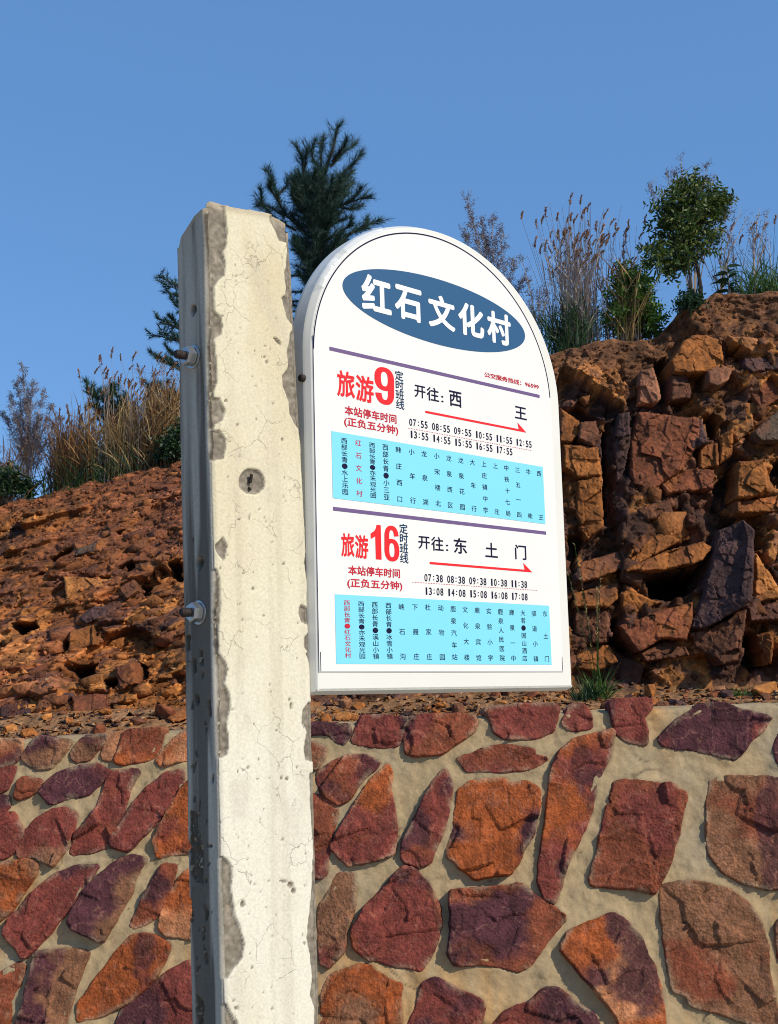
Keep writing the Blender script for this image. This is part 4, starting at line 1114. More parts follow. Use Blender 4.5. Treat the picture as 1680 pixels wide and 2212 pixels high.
CH.append([P4(*p) for p in [(1120,1980),(1065,1985),(1020,2040),(1013,2130),(1035,2180)]] + [P5(*p) for p in [(995,0),(1030,100),(1010,200),(1020,295),(1048,312),(1120,312)]])
CH.append([P5(*p) for p in [(1140,380),(1052,400),(1055,600),(1060,700),(1072,850),(1080,960),(1062,1280),(1030,1590),(1052,1700),(1068,1860),(1055,2000),(1085,2100),(1082,2290),(1200,2290)]])
CH.append([P4(645 + 97 * math.cos(t) * (1 + .05 * math.sin(3 * t)), 350 + 97 * math.sin(t)) for t in np.linspace(0, 6.28, 20, endpoint=False)])
CH.append([P3(*p) for p in [(1085,1275),(1110,1280),(1150,1310),(1155,1345),(1130,1330)]])
for x, y, w_, h_ in ((600,355,11,9),(847,427,9,12),(887,437,11,12),(955,352,5,9),(527,385,4,9),(565,1345,16,26),(860,1180,30,8),(915,1205,22,26),(935,1250,18,22),(855,872,7,12),(500,2040,10,7),(520,2100,22,9),(755,1176,6,6),(605,925,3,9)):
    CH.append([P5(x + w_ * math.cos(t), y + h_ * math.sin(t)) for t in np.linspace(0, 6.28, 7, endpoint=False)])
for x, y, w_, h_ in ((880,957,10,7),(590,1027,14,5),(586,1008,4,5),(935,2010,8,28),(925,1955,10,6)):
    CH.append([P4(x + w_ * math.cos(t), y + h_ * math.sin(t)) for t in np.linspace(0, 6.28, 7, endpoint=False)])
for k in range(170):                                       # pores and pocks in the paint
    x, y, w_ = rng.uniform(470, 690), rng.uniform(470, 2212), rng.choice([1.0, 1.3, 1.8, 2.6], p=[.45, .3, .2, .05])
    CH.append([(x + w_ * math.cos(t), y + w_ * rng.uniform(.7, 1.6) * math.sin(t)) for t in np.linspace(0, 6.28, 6, endpoint=False)])
CHF = [np.array([post_ah(*p) for p in c]) for c in CH]
LC = []
for Z, pts in ((P5, [(195,680),(235,690),(240,790),(275,930),(292,1050),(280,1170),(240,1195),(200,1140),(190,1000),(170,930),(190,830)]), (P5, [(150,1290),(200,1320),(215,1400),(215,1470),(190,1470),(150,1400)]),
               (P5, [(280,1350),(318,1385),(308,1480),(285,1480)]), (P5, [(285,1650),(305,1660),(312,1780),(285,1770)]), (P5, [(228,1990),(260,2020),(290,2110),(285,2260),(240,2260)]), (P5, [(310,900),(335,895),(340,930),(315,935)]),
               (P5, [(220,240),(240,235),(240,290),(222,290)]), (P5, [(210,320),(225,310),(228,365),(212,365)]), (P4, [(200,1650),(240,1660),(240,1770),(215,1780)]), (P4, [(255,1600),(285,1590),(285,1700),(262,1690)]),
               (P4, [(150,1500),(185,1490),(180,1600),(155,1600)]), (P4, [(320,1960),(345,1960),(340,2080),(322,2070)]), (P4, [(220,1920),(255,1930),(250,2020),(232,2000)]), (P4, [(205,770),(220,770),(218,805)])):
    LC.append((np.array([left_bh(*Z(*p)) for p in pts]), .0035))
for k in range(32):
    v_ = rng.uniform(1420, 2200); u_ = 405 + (v_ - 1400) * .017 + rng.beta(1.2, 2.2) * 52; rx_ = rng.uniform(1.2, 4.2); ry_ = rx_ * rng.uniform(1.5, 5)
    LC.append((np.array([left_bh(u_ + rx_ * rng.uniform(.6, 1.2) * math.cos(t), v_ + ry_ * rng.uniform(.7, 1.2) * math.sin(t)) for t in np.linspace(0, 6.28, 9, endpoint=False)]), .0022))
for Z, x, y, rx, ry in ((P3, 417, 1040, 18, 52), (P4, 253, 960, 22, 48)):
    LC.append((np.array([left_bh(*Z(x + rx * math.cos(t), y + ry * math.sin(t))) for t in np.linspace(0, 6.28, 14, endpoint=False)]), .022))
# perimeter: left face back to front, front, right, back
HM = post_ah(455, 433)[1]
topf = np.array([post_ah(*p) for p in [(446, 442), (455, 433), (490, 446), (545, 456), (590, 464), (612, 474), (626, 484), (630, 498)]])
topl = np.array([left_bh(*p) for p in [(447, 441), (420, 466), (405, 490), (390, 512), (385, 535)]])
hz = np.concatenate([np.linspace(0, 1.12, 8, endpoint=False), np.arange(1.12, HM, .0021), [HM]])
nb, nf = 40, 80
per = [('L', 1 - k / nb) for k in range(nb)] + [('F', k / nf) for k in range(nf)] + [('R', k / 14) for k in range(14)] + [('B', k / 14) for k in range(14)]
npz = len(per); nh = len(hz)
pa_ = np.array([0.0 if f == 'L' else (t if f == 'F' else (1.0 if f == 'R' else 1 - t)) for f, t in per])
pb_ = np.array([t if f == 'L' else (0.0 if f == 'F' else (t if f == 'R' else 1.0)) for f, t in per])
fid = np.array(['LFRB'.index(f) for f, t in per])
Hh_ = np.repeat(hz[:, None], npz, 1)
tops = np.where(fid == 0, np.interp(pb_ * PT, topl[:, 0], topl[:, 1]), np.interp(pa_ * post_w(2.2), topf[:, 0], topf[:, 1]))
lb = np.interp(PT, topl[:, 0], topl[:, 1])
tops = np.where(fid == 2, topf[-1, 1] + (lb - topf[-1, 1]) * pb_ * .8, tops)
tops = np.where(fid == 3, lb + (topf[-1, 1] + (lb - topf[-1, 1]) * .8 - lb) * pa_, tops)
k_ = sstep(Hh_, HM - .16, HM)
Hh_ = Hh_ - (HM - tops)[None, :] * k_
Aw = pa_[None, :] * post_w(Hh_); Bw = np.repeat((pb_ * PT)[None, :], nh, 0)
chip = np.zeros(Aw.shape); dep = np.zeros(Aw.shape); rec = np.zeros(Aw.shape)
isF = (fid[None, :] == 1) | ((fid[None, :] == 2) & (pb_[None, :] < .01)) ; isF = np.broadcast_to(isF, Aw.shape)
aw = Aw + .0012 * fbm2(Aw * 120, Hh_ * 120, 201, 3); hw = Hh_ + .0012 * fbm2(Aw * 120 + 40, Hh_ * 120, 202, 3)
for P in CHF:
    lo = P.min(0) - .01; hi = P.max(0) + .01
    m = isF & (Aw > lo[0]) & (Aw < hi[0]) & (Hh_ > lo[1]) & (Hh_ < hi[1])
    if m.any():
        sd = poly_sd(aw[m], hw[m], P)
        chip[m] = np.maximum(chip[m], sstep(sd, -.0012, .0012)); dep[m] = np.maximum(dep[m], sstep(sd, -.001, .0025))
isL = np.broadcast_to(fid[None, :] == 0, Aw.shape)
bw = Bw + .0045 * fbm2(Bw * 110, Hh_ * 80, 203, 3); hl = Hh_ + .006 * fbm2(Bw * 90 + 20, Hh_ * 70, 204, 3)
for P, dd in LC:
    lo = P.min(0) - .01; hi = P.max(0) + .01
    m = isL & (Bw > lo[0]) & (Bw < hi[0]) & (Hh_ > lo[1]) & (Hh_ < hi[1])
    if m.any():
        sd = poly_sd(bw[m], hl[m], P)
        chip[m] = np.maximum(chip[m], sstep(sd, -.001, .001)); rec[m] = np.maximum(rec[m], dd * sstep(sd, -.001, .003))
# arris chips also bite into the left face and the right face
arr = np.zeros(Aw.shape)
iF0 = nb; iF1 = nb + nf
for j in range(nb):
    w_ = sstep(.010 - Bw[:, j], 0, .010)
    arr[:, j] = dep[:, iF0] * w_
    chip[:, j] = np.maximum(chip[:, j], dep[:, iF0] * sstep(.006 - Bw[:, j] + .004 * fbm2(Hh_[:, j] * 14, Bw[:, j] * 14, 207, 2), -.001, .004))
for j in range(14):
    chip[:, iF1 + j] = np.maximum(chip[:, iF1 + j], dep[:, iF1 - 1] * (1 if pb_[iF1 + j] < .5 else 0))
rough = .0022 * fbm2((Aw + Bw * 1.7) * 70, Hh_ * 70, 205, 4) + .0012 * fbm2((Aw + Bw) * 240, Hh_ * 240, 206, 2)
inF = np.where(isF, dep * .0045 + chip * rough, 0) + .0008 * fbm2(Aw * 14, Hh_ * 7, 211, 3) * isF
inL = rec + chip * isL * rough * 1.3 + .0012 * fbm2(Bw * 30, Hh_ * 9, 212, 3) * isL
corner = np.exp(-((Aw / .004) ** 2)) * np.exp(-((Bw / .004) ** 2)) * .0022
cornR = np.exp(-(((post_w(Hh_) - Aw) / .005) ** 2)) * np.exp(-((Bw / .005) ** 2)) * .003
wob = .0016 * fbm2(Hh_ * 12, Hh_ * 0 + 3, 213, 3)
inF = inF + corner + cornR; inL = inL + corner + arr * .004 + np.where(isF & (Aw < .002), dep * .004, 0)
bite = np.where((fid[None, :] == 2) | (isF & (Aw > post_w(Hh_) - .004)), cornR * .8 + .002 * dep + .0012 * fbm2(Hh_ * 40, Hh_ * 0, 214, 3), 0)
PV = Q0 + Hh_[..., None] * UPV + (Aw + inL - bite)[..., None] * SD - (Bw + inF)[..., None] * SN
# colours
cream = np.array([.60, .555, .405]); pale = np.array([.63, .605, .50]); yel = np.array([.50, .42, .25]); conc = np.array([.235, .205, .16])
tt_ = sstep(Hh_, 1.9, 1.45)[..., None]
pc = cream * (1 - tt_) + pale * tt_
ys = (sstep(fbm2(Aw * 9, Hh_ * 5, 221, 4), .0, .5) * (.35 + .65 * sstep(Hh_, 1.8, 2.25)))[..., None]
pc = pc * (1 - .55 * ys) + yel * .55 * ys
sm = (sstep(fbm2(Aw * 16 + Hh_ * 7, Hh_ * 9 - Aw * 10, 223, 4), .25, .6) * .35)[..., None]
pc = pc * (1 - sm) + np.array([.45, .41, .33]) * sm
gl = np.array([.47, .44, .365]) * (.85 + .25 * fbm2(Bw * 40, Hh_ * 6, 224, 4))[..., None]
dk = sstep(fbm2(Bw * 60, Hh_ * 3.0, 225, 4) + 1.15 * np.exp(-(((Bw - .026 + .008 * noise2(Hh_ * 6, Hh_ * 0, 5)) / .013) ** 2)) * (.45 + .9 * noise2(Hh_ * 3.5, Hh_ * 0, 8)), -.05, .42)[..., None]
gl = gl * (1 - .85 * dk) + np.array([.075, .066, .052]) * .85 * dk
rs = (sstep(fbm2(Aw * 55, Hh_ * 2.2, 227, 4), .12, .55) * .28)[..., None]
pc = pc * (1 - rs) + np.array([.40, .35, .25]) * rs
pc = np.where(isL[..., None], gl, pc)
isO = (fid[None, :] >= 2) & ~isF
pc = np.where(isO[..., None], np.array([.5, .47, .38]), pc)
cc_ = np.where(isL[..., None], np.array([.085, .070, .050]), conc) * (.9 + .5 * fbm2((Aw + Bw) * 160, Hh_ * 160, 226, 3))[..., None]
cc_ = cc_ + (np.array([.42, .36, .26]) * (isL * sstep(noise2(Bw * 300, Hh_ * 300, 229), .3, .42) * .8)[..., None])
pc = pc * (1 - chip[..., None]) + cc_ * chip[..., None]
rim = np.exp(-((chip - .6) / .3) ** 2)[..., None] * (isF * sstep(noise2(Aw * 60, Hh_ * 30, 233), -.3, .1))[..., None]
pc = pc * (1 - .6 * rim) + np.array([.05, .035, .025]) * .6 * rim  # dark outline of the chips: edge shadow painted into the colour
tp_ = (sstep(Hh_ - tops[None, :], -.012, -.002) * .7)[..., None]
pc = pc * (1 - tp_) + np.array([.40, .34, .24]) * tp_
holes = sstep(rec, .008, .02)[..., None]
pc = pc * (1 - holes) + np.array([.10, .09, .08]) * holes
cv = PV.reshape(-1, 3); cc2 = pc.reshape(-1, 3)
faces = []
ii = np.arange(nh * npz).reshape(nh, npz); jn = (np.arange(npz) + 1) % npz
fa = np.stack([ii[:-1], ii[:-1][:, jn], ii[1:][:, jn], ii[1:]], -1).reshape(-1, 4)
# top: two rings drawn in to the middle, lumpy
last = PV[-1]; mid = last.mean(0)
r1 = last + (mid - last) * .25 + np.stack([np.zeros(npz), np.zeros(npz), .004 + .006 * fbm2(pa_ * 5, pb_ * 5, 231, 3)], 1)
r2 = last + (mid - last) * .92 + np.array([0, 0, .004])
cv = np.concatenate([cv, r1, r2]); cc2 = np.concatenate([cc2, np.tile([.38, .33, .24], (2 * npz, 1))])
b0 = (nh - 1) * npz
for s_ in (0, 1):
    a_ = b0 + s_ * npz + np.arange(npz); fa = np.concatenate([fa, np.stack([a_, b0 + s_ * npz + jn, b0 + (s_ + 1) * npz + jn, a_ + npz], 1)])
mp, nt, N, L, B = material('painted_concrete')
B.inputs['Roughness'].default_value = .8; B.inputs['Specular IOR Level'].default_value = .25
at = N.new('ShaderNodeAttribute'); at.attribute_name = 'rock'
ac = N.new('ShaderNodeAttribute'); ac.attribute_name = 'paint'
tc = N.new('ShaderNodeTexCoord')
nw = N.new('ShaderNodeTexNoise'); nw.inputs['Scale'].default_value = 28; nw.inputs['Detail'].default_value = 5
L.new(tc.outputs['Object'], nw.inputs['Vector'])
sc_ = N.new('ShaderNodeVectorMath'); sc_.operation = 'SCALE'; sc_.inputs['Scale'].default_value = .045; L.new(nw.outputs['Color'], sc_.inputs[0])
av = N.new('ShaderNodeVectorMath'); av.operation = 'ADD'; L.new(tc.outputs['Object'], av.inputs[0]); L.new(sc_.outputs[0], av.inputs[1])
vor = N.new('ShaderNodeTexVoronoi'); vor.feature = 'DISTANCE_TO_EDGE'; vor.inputs['Scale'].default_value = 19; L.new(av.outputs[0], vor.inputs['Vector'])
cr1 = N.new('ShaderNodeMapRange'); cr1.inputs[1].default_value = .002; cr1.inputs[2].default_value = .014; cr1.inputs[3].default_value = 1; cr1.inputs[4].default_value = 0
L.new(vor.outputs['Distance'], cr1.inputs[0])
nm = N.new('ShaderNodeTexNoise'); nm.inputs['Scale'].default_value = 16; nm.inputs['Detail'].default_value = 2; L.new(tc.outputs['Object'], nm.inputs['Vector'])
mm = N.new('ShaderNodeMapRange'); mm.inputs[1].default_value = .49; mm.inputs[2].default_value = .60; L.new(nm.outputs['Fac'], mm.inputs[0])
c_m = N.new('ShaderNodeMath'); c_m.operation = 'MULTIPLY'; L.new(cr1.outputs[0], c_m.inputs[0]); L.new(mm.outputs[0], c_m.inputs[1])
c_p = N.new('ShaderNodeMath'); c_p.operation = 'MULTIPLY'; L.new(c_m.outputs[0], c_p.inputs[0]); L.new(ac.outputs['Fac'], c_p.inputs[1])
c_s = N.new('ShaderNodeMath'); c_s.operation = 'MULTIPLY'; c_s.inputs[1].default_value = .42; L.new(c_p.outputs[0], c_s.inputs[0])
ng = N.new('ShaderNodeTexNoise'); ng.inputs['Scale'].default_value = 260; ng.inputs['Detail'].default_value = 4; L.new(tc.outputs['Object'], ng.inputs['Vector'])
gr = N.new('ShaderNodeMapRange'); gr.inputs[1].default_value = .3; gr.inputs[2].default_value = .7; gr.inputs[3].default_value = .90; gr.inputs[4].default_value = 1.08; L.new(ng.outputs['Fac'], gr.inputs[0])
vs = N.new('ShaderNodeVectorMath'); vs.operation = 'SCALE'; L.new(at.outputs['Color'], vs.inputs[0]); L.new(gr.outputs[0], vs.inputs['Scale'])
mx = N.new('ShaderNodeMix'); mx.data_type = 'RGBA'; mx.inputs[7].default_value = (.13, .115, .09, 1); L.new(vs.outputs[0], mx.inputs[6]); L.new(c_s.outputs[0], mx.inputs[0])
L.new(mx.outputs[2], B.inputs['Base Color'])
hb = N.new('ShaderNodeMath'); hb.operation = 'MULTIPLY_ADD'; hb.inputs[1].default_value = -1.2; L.new(c_p.outputs[0], hb.inputs[0]); L.new(ng.outputs['Fac'], hb.inputs[2])
bp = N.new('ShaderNodeBump'); bp.inputs['Strength'].default_value = .45; bp.inputs['Distance'].default_value = .0012; L.new(hb.outputs[0], bp.inputs['Height']); L.new(bp.outputs[0], B.inputs['Normal'])
paint = np.concatenate([((1 - chip) * (isF * 1.0)).ravel(), np.zeros(2 * npz)])
base_pt = Q0 + SD * .07 - SN * .04
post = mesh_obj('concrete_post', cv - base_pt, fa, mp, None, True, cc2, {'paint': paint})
post.location = tuple(base_pt)
tag(post, 'weathered cream painted square concrete post with chipped edges and bolts through it', 'post')
# bolts through the post, nuts on its left face
NLF = np.cross(UPV, SN); NLF /= np.linalg.norm(NLF)
if NLF @ SD > 0: NLF = -NLF
for u, v, rot in ((417, 771, .1), (430, 1323, .35)):
    b_, h_ = left_bh(u, v)
    c = Q0 + h_ * UPV - b_ * SN
    bolt = cyl([(-.001, .0062)] + [(.012 + .0021 * k, .0065 if k % 2 else .0055) for k in range(8)] + [(.030, .0045)], 14, c, NLF, 'mounting_bolt', M_RUST, post)
    wsh = cyl([(-.0005, .0165), (.0016, .0165), (.0020, .0160)], 24, c, NLF, 'washer', M_BOLT, post)
    nut = cyl([(.0020, .0122), (.0030, .0136), (.0135, .0136), (.0155, .0116)], 6, c, NLF, 'nut', M_BOLT, post, phase=rot)
    for o in (wsh, nut):
        o.parent = bolt; o.matrix_parent_inverse = Matrix.Identity(4)
# broken bar in the round hole of the front
a_, h_ = post_ah(*P4(637, 352))
c = Q0 + h_ * UPV + a_ * SD
bar = Geo(); bar.tube([c + SN * -.010, c + SN * -.001, c + SN * .002 + UPV * .010], .0030, .0022, 8); bar.tube([c + SN * -.010 - UPV * .004, c - SN * .0015 - UPV * .011], .0026, .002, 8)
bar.build('rebar_stub', M_RUST, post)
# ---------------------------------------------------------------- plants along the crest
M_NEED = leafy('pine_needles', [(.013, .036, .028), (.021, .056, .040), (.040, .085, .056)], .55, .12)
M_BARK = plain('dark_bark', (.028, .020, .016), .9, var=.4, scale=40, bump=.5)
M_LEAF = leafy('green_leaves', [(.028, .080, .014), (.05, .12, .02), (.11, .18, .03)], .5, .3)
M_DKLF = leafy('dark_leaves', [(.012, .035, .014), (.020, .050, .020), (.035, .075, .022)], .5, .2)
M_GRASS = leafy('green_grass', [(.035, .085, .018), (.06, .13, .025), (.11, .17, .04)], .6, .3)
M_STRAW = leafy('dry_straw', [(.22, .14, .055), (.34, .23, .095), (.46, .34, .17)], .7, .2)
M_RSTRAW = leafy('russet_straw', [(.15, .075, .030), (.24, .12, .045), (.33, .19, .08)], .7, .2)
M_STALK = leafy('grey_stalks', [(.24, .19, .165), (.34, .275, .23), (.46, .38, .31)], .8, .1)
M_SEED = leafy('brown_seed_heads', [(.15, .07, .036), (.24, .12, .06), (.34, .20, .11)], .8, .25)
M_OLIV = leafy('olive_leaves', [(.020, .048, .012), (.045, .085, .018), (.085, .13, .026), (.14, .15, .04)], .5, .3)
M_WISP = leafy('mauve_grey_panicles', [(.12, .09, .09), (.17, .13, .13), (.24, .19, .18)], .8, .3)
rv = lambda s=1.0: Vector((random.gauss(0, s), random.gauss(0, s), random.gauss(0, s)))
def crest_pt(u, back=0.15, dv=0.0):
    v = float(np.interp(u, CREST[:, 0], CREST[:, 1]))
    X = at_depth(u, v, 8.4)[0]
    for _ in range(4):
        y_, z_ = crest_at(np.array([X])); X = at_depth(u, v, float(y_[0]) + back)[0]
    y = float(y_[0]) + back
    return Vector((X, y, ground_z(X, y)))
def px_m(p): return FPX / ((np.array(p) - EYE) @ FWC)      # pixels per metre at that point
def at_y(u, v, Y): return Vector(at_depth(u, v, Y))
def shoot(geo, a, d, length, n, nl, nw=.0035, droop=0):
    """a bottle-brush shoot of needles; returns its tip"""
    d = d.normalized(); p = Vector(a)
    for k in range(n):
        t = k / n
        q = p + d * (length * t)
        nd = (d * random.uniform(.5, 1.1) + rv(.55)).normalized()
        geo.needle(q, nd, nl * random.uniform(.7, 1.15), nw)
    return p + d * length

# --- tall pine behind the post
PY = 10.4
ptree = empty('pine_tree', (0, 0, 0), 'dark blue green pine tree rising behind the post and sign', 'tree')
ground_p = at_depth(672, 900, PY); gz = ground_z(ground_p[0], PY)
trunk_px = [(676, 1020), (678, 900), (682, 760), (688, 620), (694, 470), (700, 375), (718, 325), (731, 274)]
tp3 = [at_y(u, v, PY) for u, v in trunk_px]; tp3[0].z = gz - .1
ptree.location = tp3[0]
tg = Geo(); tg.tube(tp3, .042, .004, 7)
ng_ = Geo()
def trunk_at(z):
    for a, b in zip(tp3, tp3[1:]):
        if a.z <= z <= b.z: return a.lerp(b, (z - a.z) / (b.z - a.z))
    return tp3[-1].copy() if z > tp3[-1].z else tp3[0].copy()
PZ = lambda x, y: (475.1 + x * .257, 215.9 + y * .257)
def brush_path(pts, dens=1.0, nl=.088, subs=1.3, r0=.011):
    """a limb clothed in forward-swept needles with short side shoots"""
    tg.tube(pts, r0, .0025, 4)
    for a, b in zip(pts, pts[1:]):
        ax = (b - a); L_ = ax.length; ax.normalize()
        for k in range(int(L_ / .00085 * dens)):
            p = a.lerp(b, random.random()); ng_.needle(p, (ax * random.uniform(.35, .9) + rv(.42) + Vector((0, 0, .10))).normalized(), nl * random.uniform(.65, 1.15), .0034)
        for k in range(int(L_ / .06 * subs + random.random())):
            p = a.lerp(b, random.random()); d = (ax * .75 + Vector((0, 0, .35)) + rv(.5)).normalized(); ln = random.uniform(.05, .13)
            tg.tube([p, p + d * ln], .003, .0015, 3)
            shoot(ng_, p, d, ln, int(34 * dens), nl * .9, .0032)
    d = (pts[-1] - pts[-2]).normalized()
    for k in range(int(26 * dens)): ng_.needle(pts[-1] - d * random.uniform(0, .03), (d * random.uniform(.5, 1.2) + rv(.33)).normalized(), nl * random.uniform(.8, 1.15), .0034)
LIMBS = [([(850,900),(870,600),(940,440),(990,225)],0), ([(870,620),(790,520),(765,430),(800,340)],-.1), ([(850,560),(850,430),(865,320)],.1), ([(780,900),(710,690),(690,500),(640,385)],-.1), ([(700,640),(720,520),(725,420)],-.15),
         ([(950,760),(1050,600),(1140,520),(1188,465)],.1), ([(860,960),(1000,890),(1120,850),(1250,812)],-.15), ([(930,560),(1040,440),(1135,375)],.15), ([(940,520),(1040,400),(1060,340)],-.15),
         ([(700,1100),(540,960),(470,780),(440,670),(385,590)],.05), ([(485,800),(555,730),(570,665)],.1), ([(640,1100),(430,980),(355,870),(338,750)],-.1), ([(540,980),(420,900),(320,890)],.2), ([(820,800),(700,760),(625,700)],.25),
         ([(900,820),(1050,740),(1120,700)],.3), ([(1080,860),(1160,790),(1180,740)],-.1), ([(860,1100),(1000,1010),(1090,990)],.1), ([(860,1200),(1000,1120),(1100,1050)],-.2), ([(900,1350),(1080,1130),(1230,1055),(1340,1010)],.15), ([(1100,1120),(1230,1080),(1235,1010)],.1),
         ([(820,1000),(660,900),(600,800)],-.2), ([(760,1150),(640,1030),(600,960)],.15), ([(940,900),(960,760),(1000,650)],.2), ([(800,860),(780,700),(800,600)],-.2), ([(1000,740),(1080,640),(1110,600)],.2), ([(1000,900),(1100,920),(1190,890)],.1), ([(500,860),(430,760),(420,690)],-.15)]
for pts, dy in LIMBS:
    n = len(pts)
    brush_path([at_y(*PZ(*p), PY + dy * (k / (n - 1))) for k, p in enumerate(pts)], 1.0)
for k in range(140):                                        # the thick heart of the crown, all round the stem
    zx, zy = random.uniform(600, 1060), random.uniform(640, 1560)
    c = at_y(*PZ(zx, zy), PY + random.uniform(-.35, .4)); st = trunk_at(c.z - .16)
    brush_path([st, st.lerp(c, .6), c + Vector((0, 0, .04))], .75, .085, 1.0, .006)
for k in range(34):                                        # lower whorls, mostly behind the sign and the post
    u_, v_ = random.uniform(470, 930), random.uniform(560, 860)
    if 610 < u_ < 650: continue
    dy = random.uniform(-.5, .6)
    c = at_y(u_, v_, PY + dy); st = trunk_at(c.z - .12)
    brush_path([st, st.lerp(c, .55), c], .55, .08, .9, .010)
ng_.build('crown', M_NEED, ptree); tg.build('trunk', M_BARK, ptree)

# --- second pine, hidden by the post except for the tips of its left branches
b2 = at_y(455, 930, 10.0); b2.z = ground_z(b2.x, b2.y) - .1
ptree2 = empty('pine_tree', b2, 'dark pine almost hidden by the post, its branch tips showing on the left side', 'tree')
tg, ng_ = Geo(), Geo()
top2 = at_y(470, 520, 10.0)
stem2 = [b2, at_y(452, 820, 10.0), at_y(462, 660, 10.0), top2]
tg.tube(stem2, .035, .005, 6)
def stem2_at(z):
    for a, b in zip(stem2, stem2[1:]):
        if a.z <= z <= b.z: return a.lerp(b, (z - a.z) / (b.z - a.z))
    return stem2[0].copy()
for tips_ in ([(346, 598), (352, 614), (364, 634), (372, 652)], [(328, 722), (342, 690), (352, 716), (362, 700), (372, 728), (370, 690)], [(330, 766), (346, 772), (362, 756), (376, 784)],
              [(540, 560), (560, 600), (520, 590)], [(560, 680), (580, 720), (540, 700)], [(570, 800), (590, 830), (540, 790)], [(430, 560), (500, 540), (470, 510)], [(420, 640), (500, 620), (460, 700)], [(400, 720), (520, 740), (440, 780)], [(410, 830), (520, 850)]):
    for u, v in tips_:
        tip = at_y(u, v, 10.0 + random.uniform(-.3, .3)); st = stem2_at(tip.z - .14)
        m_ = st.lerp(tip, .6) + Vector((0, 0, -.03))
        tg.tube([st, m_, tip], .009, .003, 4)
        for s_ in range(11):
            p = m_.lerp(tip, .15 + .9 * s_ / 10)
            shoot(ng_, p, (tip - st).normalized() * .6 + Vector((0, 0, .4)) + rv(.4), random.uniform(.03, .07), 44, .045, .004)
ng_.build('crown', M_NEED, ptree2); tg.build('trunk', M_BARK, ptree2)

# --- young pine among the grass on the left
def young_pine(u, back, spots, label):
    b = crest_pt(u, back)
    r = empty('young_pine', b, label, 'tree')
    a, n_ = Geo(), Geo()
    for uu, vv in spots:
        tip = at_y(uu, vv, b.y + random.uniform(-.12, .12))
        a.tube([b, b.lerp(tip, .5) + Vector((random.uniform(-.03, .03), 0, .03)), tip], .012, .004, 4)
        for s in range(13):
            p = b.lerp(tip, .70 + .32 * s / 12) + rv(.012)
            shoot(n_, p, (tip - b).normalized() * .7 + rv(.55), random.uniform(.03, .08), 60, .06, .0042)
    n_.build('crown', M_DKLF, r); a.build('trunk', M_BARK, r)
young_pine(262, .55, [(192, 838), (206, 846), (240, 838), (224, 850), (252, 848), (270, 862), (235, 866), (288, 880), (262, 880), (300, 905), (240, 905), (275, 920)], 'dark young pine poking out of the straw grass left of the post')
young_pine(352, .5, [(322, 832), (335, 842), (350, 838), (368, 850), (384, 862), (378, 900), (360, 900), (390, 930), (372, 945), (395, 970)], 'dark young pine with brownish tips just left of the post')

# --- builders for grasses and weeds
def stem_path(b, lean, h, n=5, curve=.25):
    pts = []
    for k in range(n + 1):
        t = k / n
        pts.append(b + Vector((lean[0] * h * t * (1 - curve + curve * t), lean[1] * h * t * t, h * t * (1 - .06 * t * (abs(lean[0]) + abs(lean[1]))))))
    return pts
def seed_head(geo, p, d, ln, fat):
    d = d.normalized(); q = Vector(p)
    for k in range(8):
        t = k / 7; r = fat * math.sin(math.pi * (.12 + .8 * t)); c = q + d * ln * t
        for j in range(4):
            geo.blade(c, d * .8 + rv(.45), ln * .34, fat * .9, 0, 2)
        d = (d + Vector((.03, 0, -.03))).normalized()
def reed_clump(name, label, cat, us, hmin, hmax, n, m_stem, heads=.5, leaf=1.0, m_leaf=None, back=(.05, .5), fat=.010, spread=.16, group=None, headlen=.055):
    """tall grass: many thin stems from a strip of the crest, blades and foxtail heads"""
    uc = (us[0] + us[1]) / 2; r = empty(name, crest_pt(uc, sum(back) / 2), label, cat, group)
    gs, gl_, gh = Geo(), Geo(), Geo()
    for k in range(n):
        u = random.triangular(us[0], us[1]); b = crest_pt(u, random.uniform(*back)) - Vector((0, 0, .02))
        h = random.uniform(hmin, hmax)
        lean = (random.gauss(.03, spread), random.gauss(0, spread * .6))
        pts = stem_path(b, lean, h)
        gs.tube(pts, random.uniform(.0022, .0034), .0012, 3)
        if random.random() < heads: seed_head(gh, pts[-1], (pts[-1] - pts[-2]) + Vector((random.uniform(-.03, .05), 0, 0)), headlen * random.uniform(.7, 1.2), fat)
        for _ in range(int(random.uniform(0, 3.2) * leaf)):
            i = random.randint(0, 3); p = pts[i].lerp(pts[i + 1], random.random())
            gl_.blade(p, Vector((random.uniform(-.6, .6), random.uniform(-.4, .4), 1)), random.uniform(.14, .34), random.uniform(.005, .009), random.uniform(.3, 1.6), 4)
    gs.build('stems', m_stem, r)
    if gl_.f: gl_.build('blades', m_leaf or m_stem, r)
    if gh.f: gh.build('seed_heads', M_SEED, r)
    return r
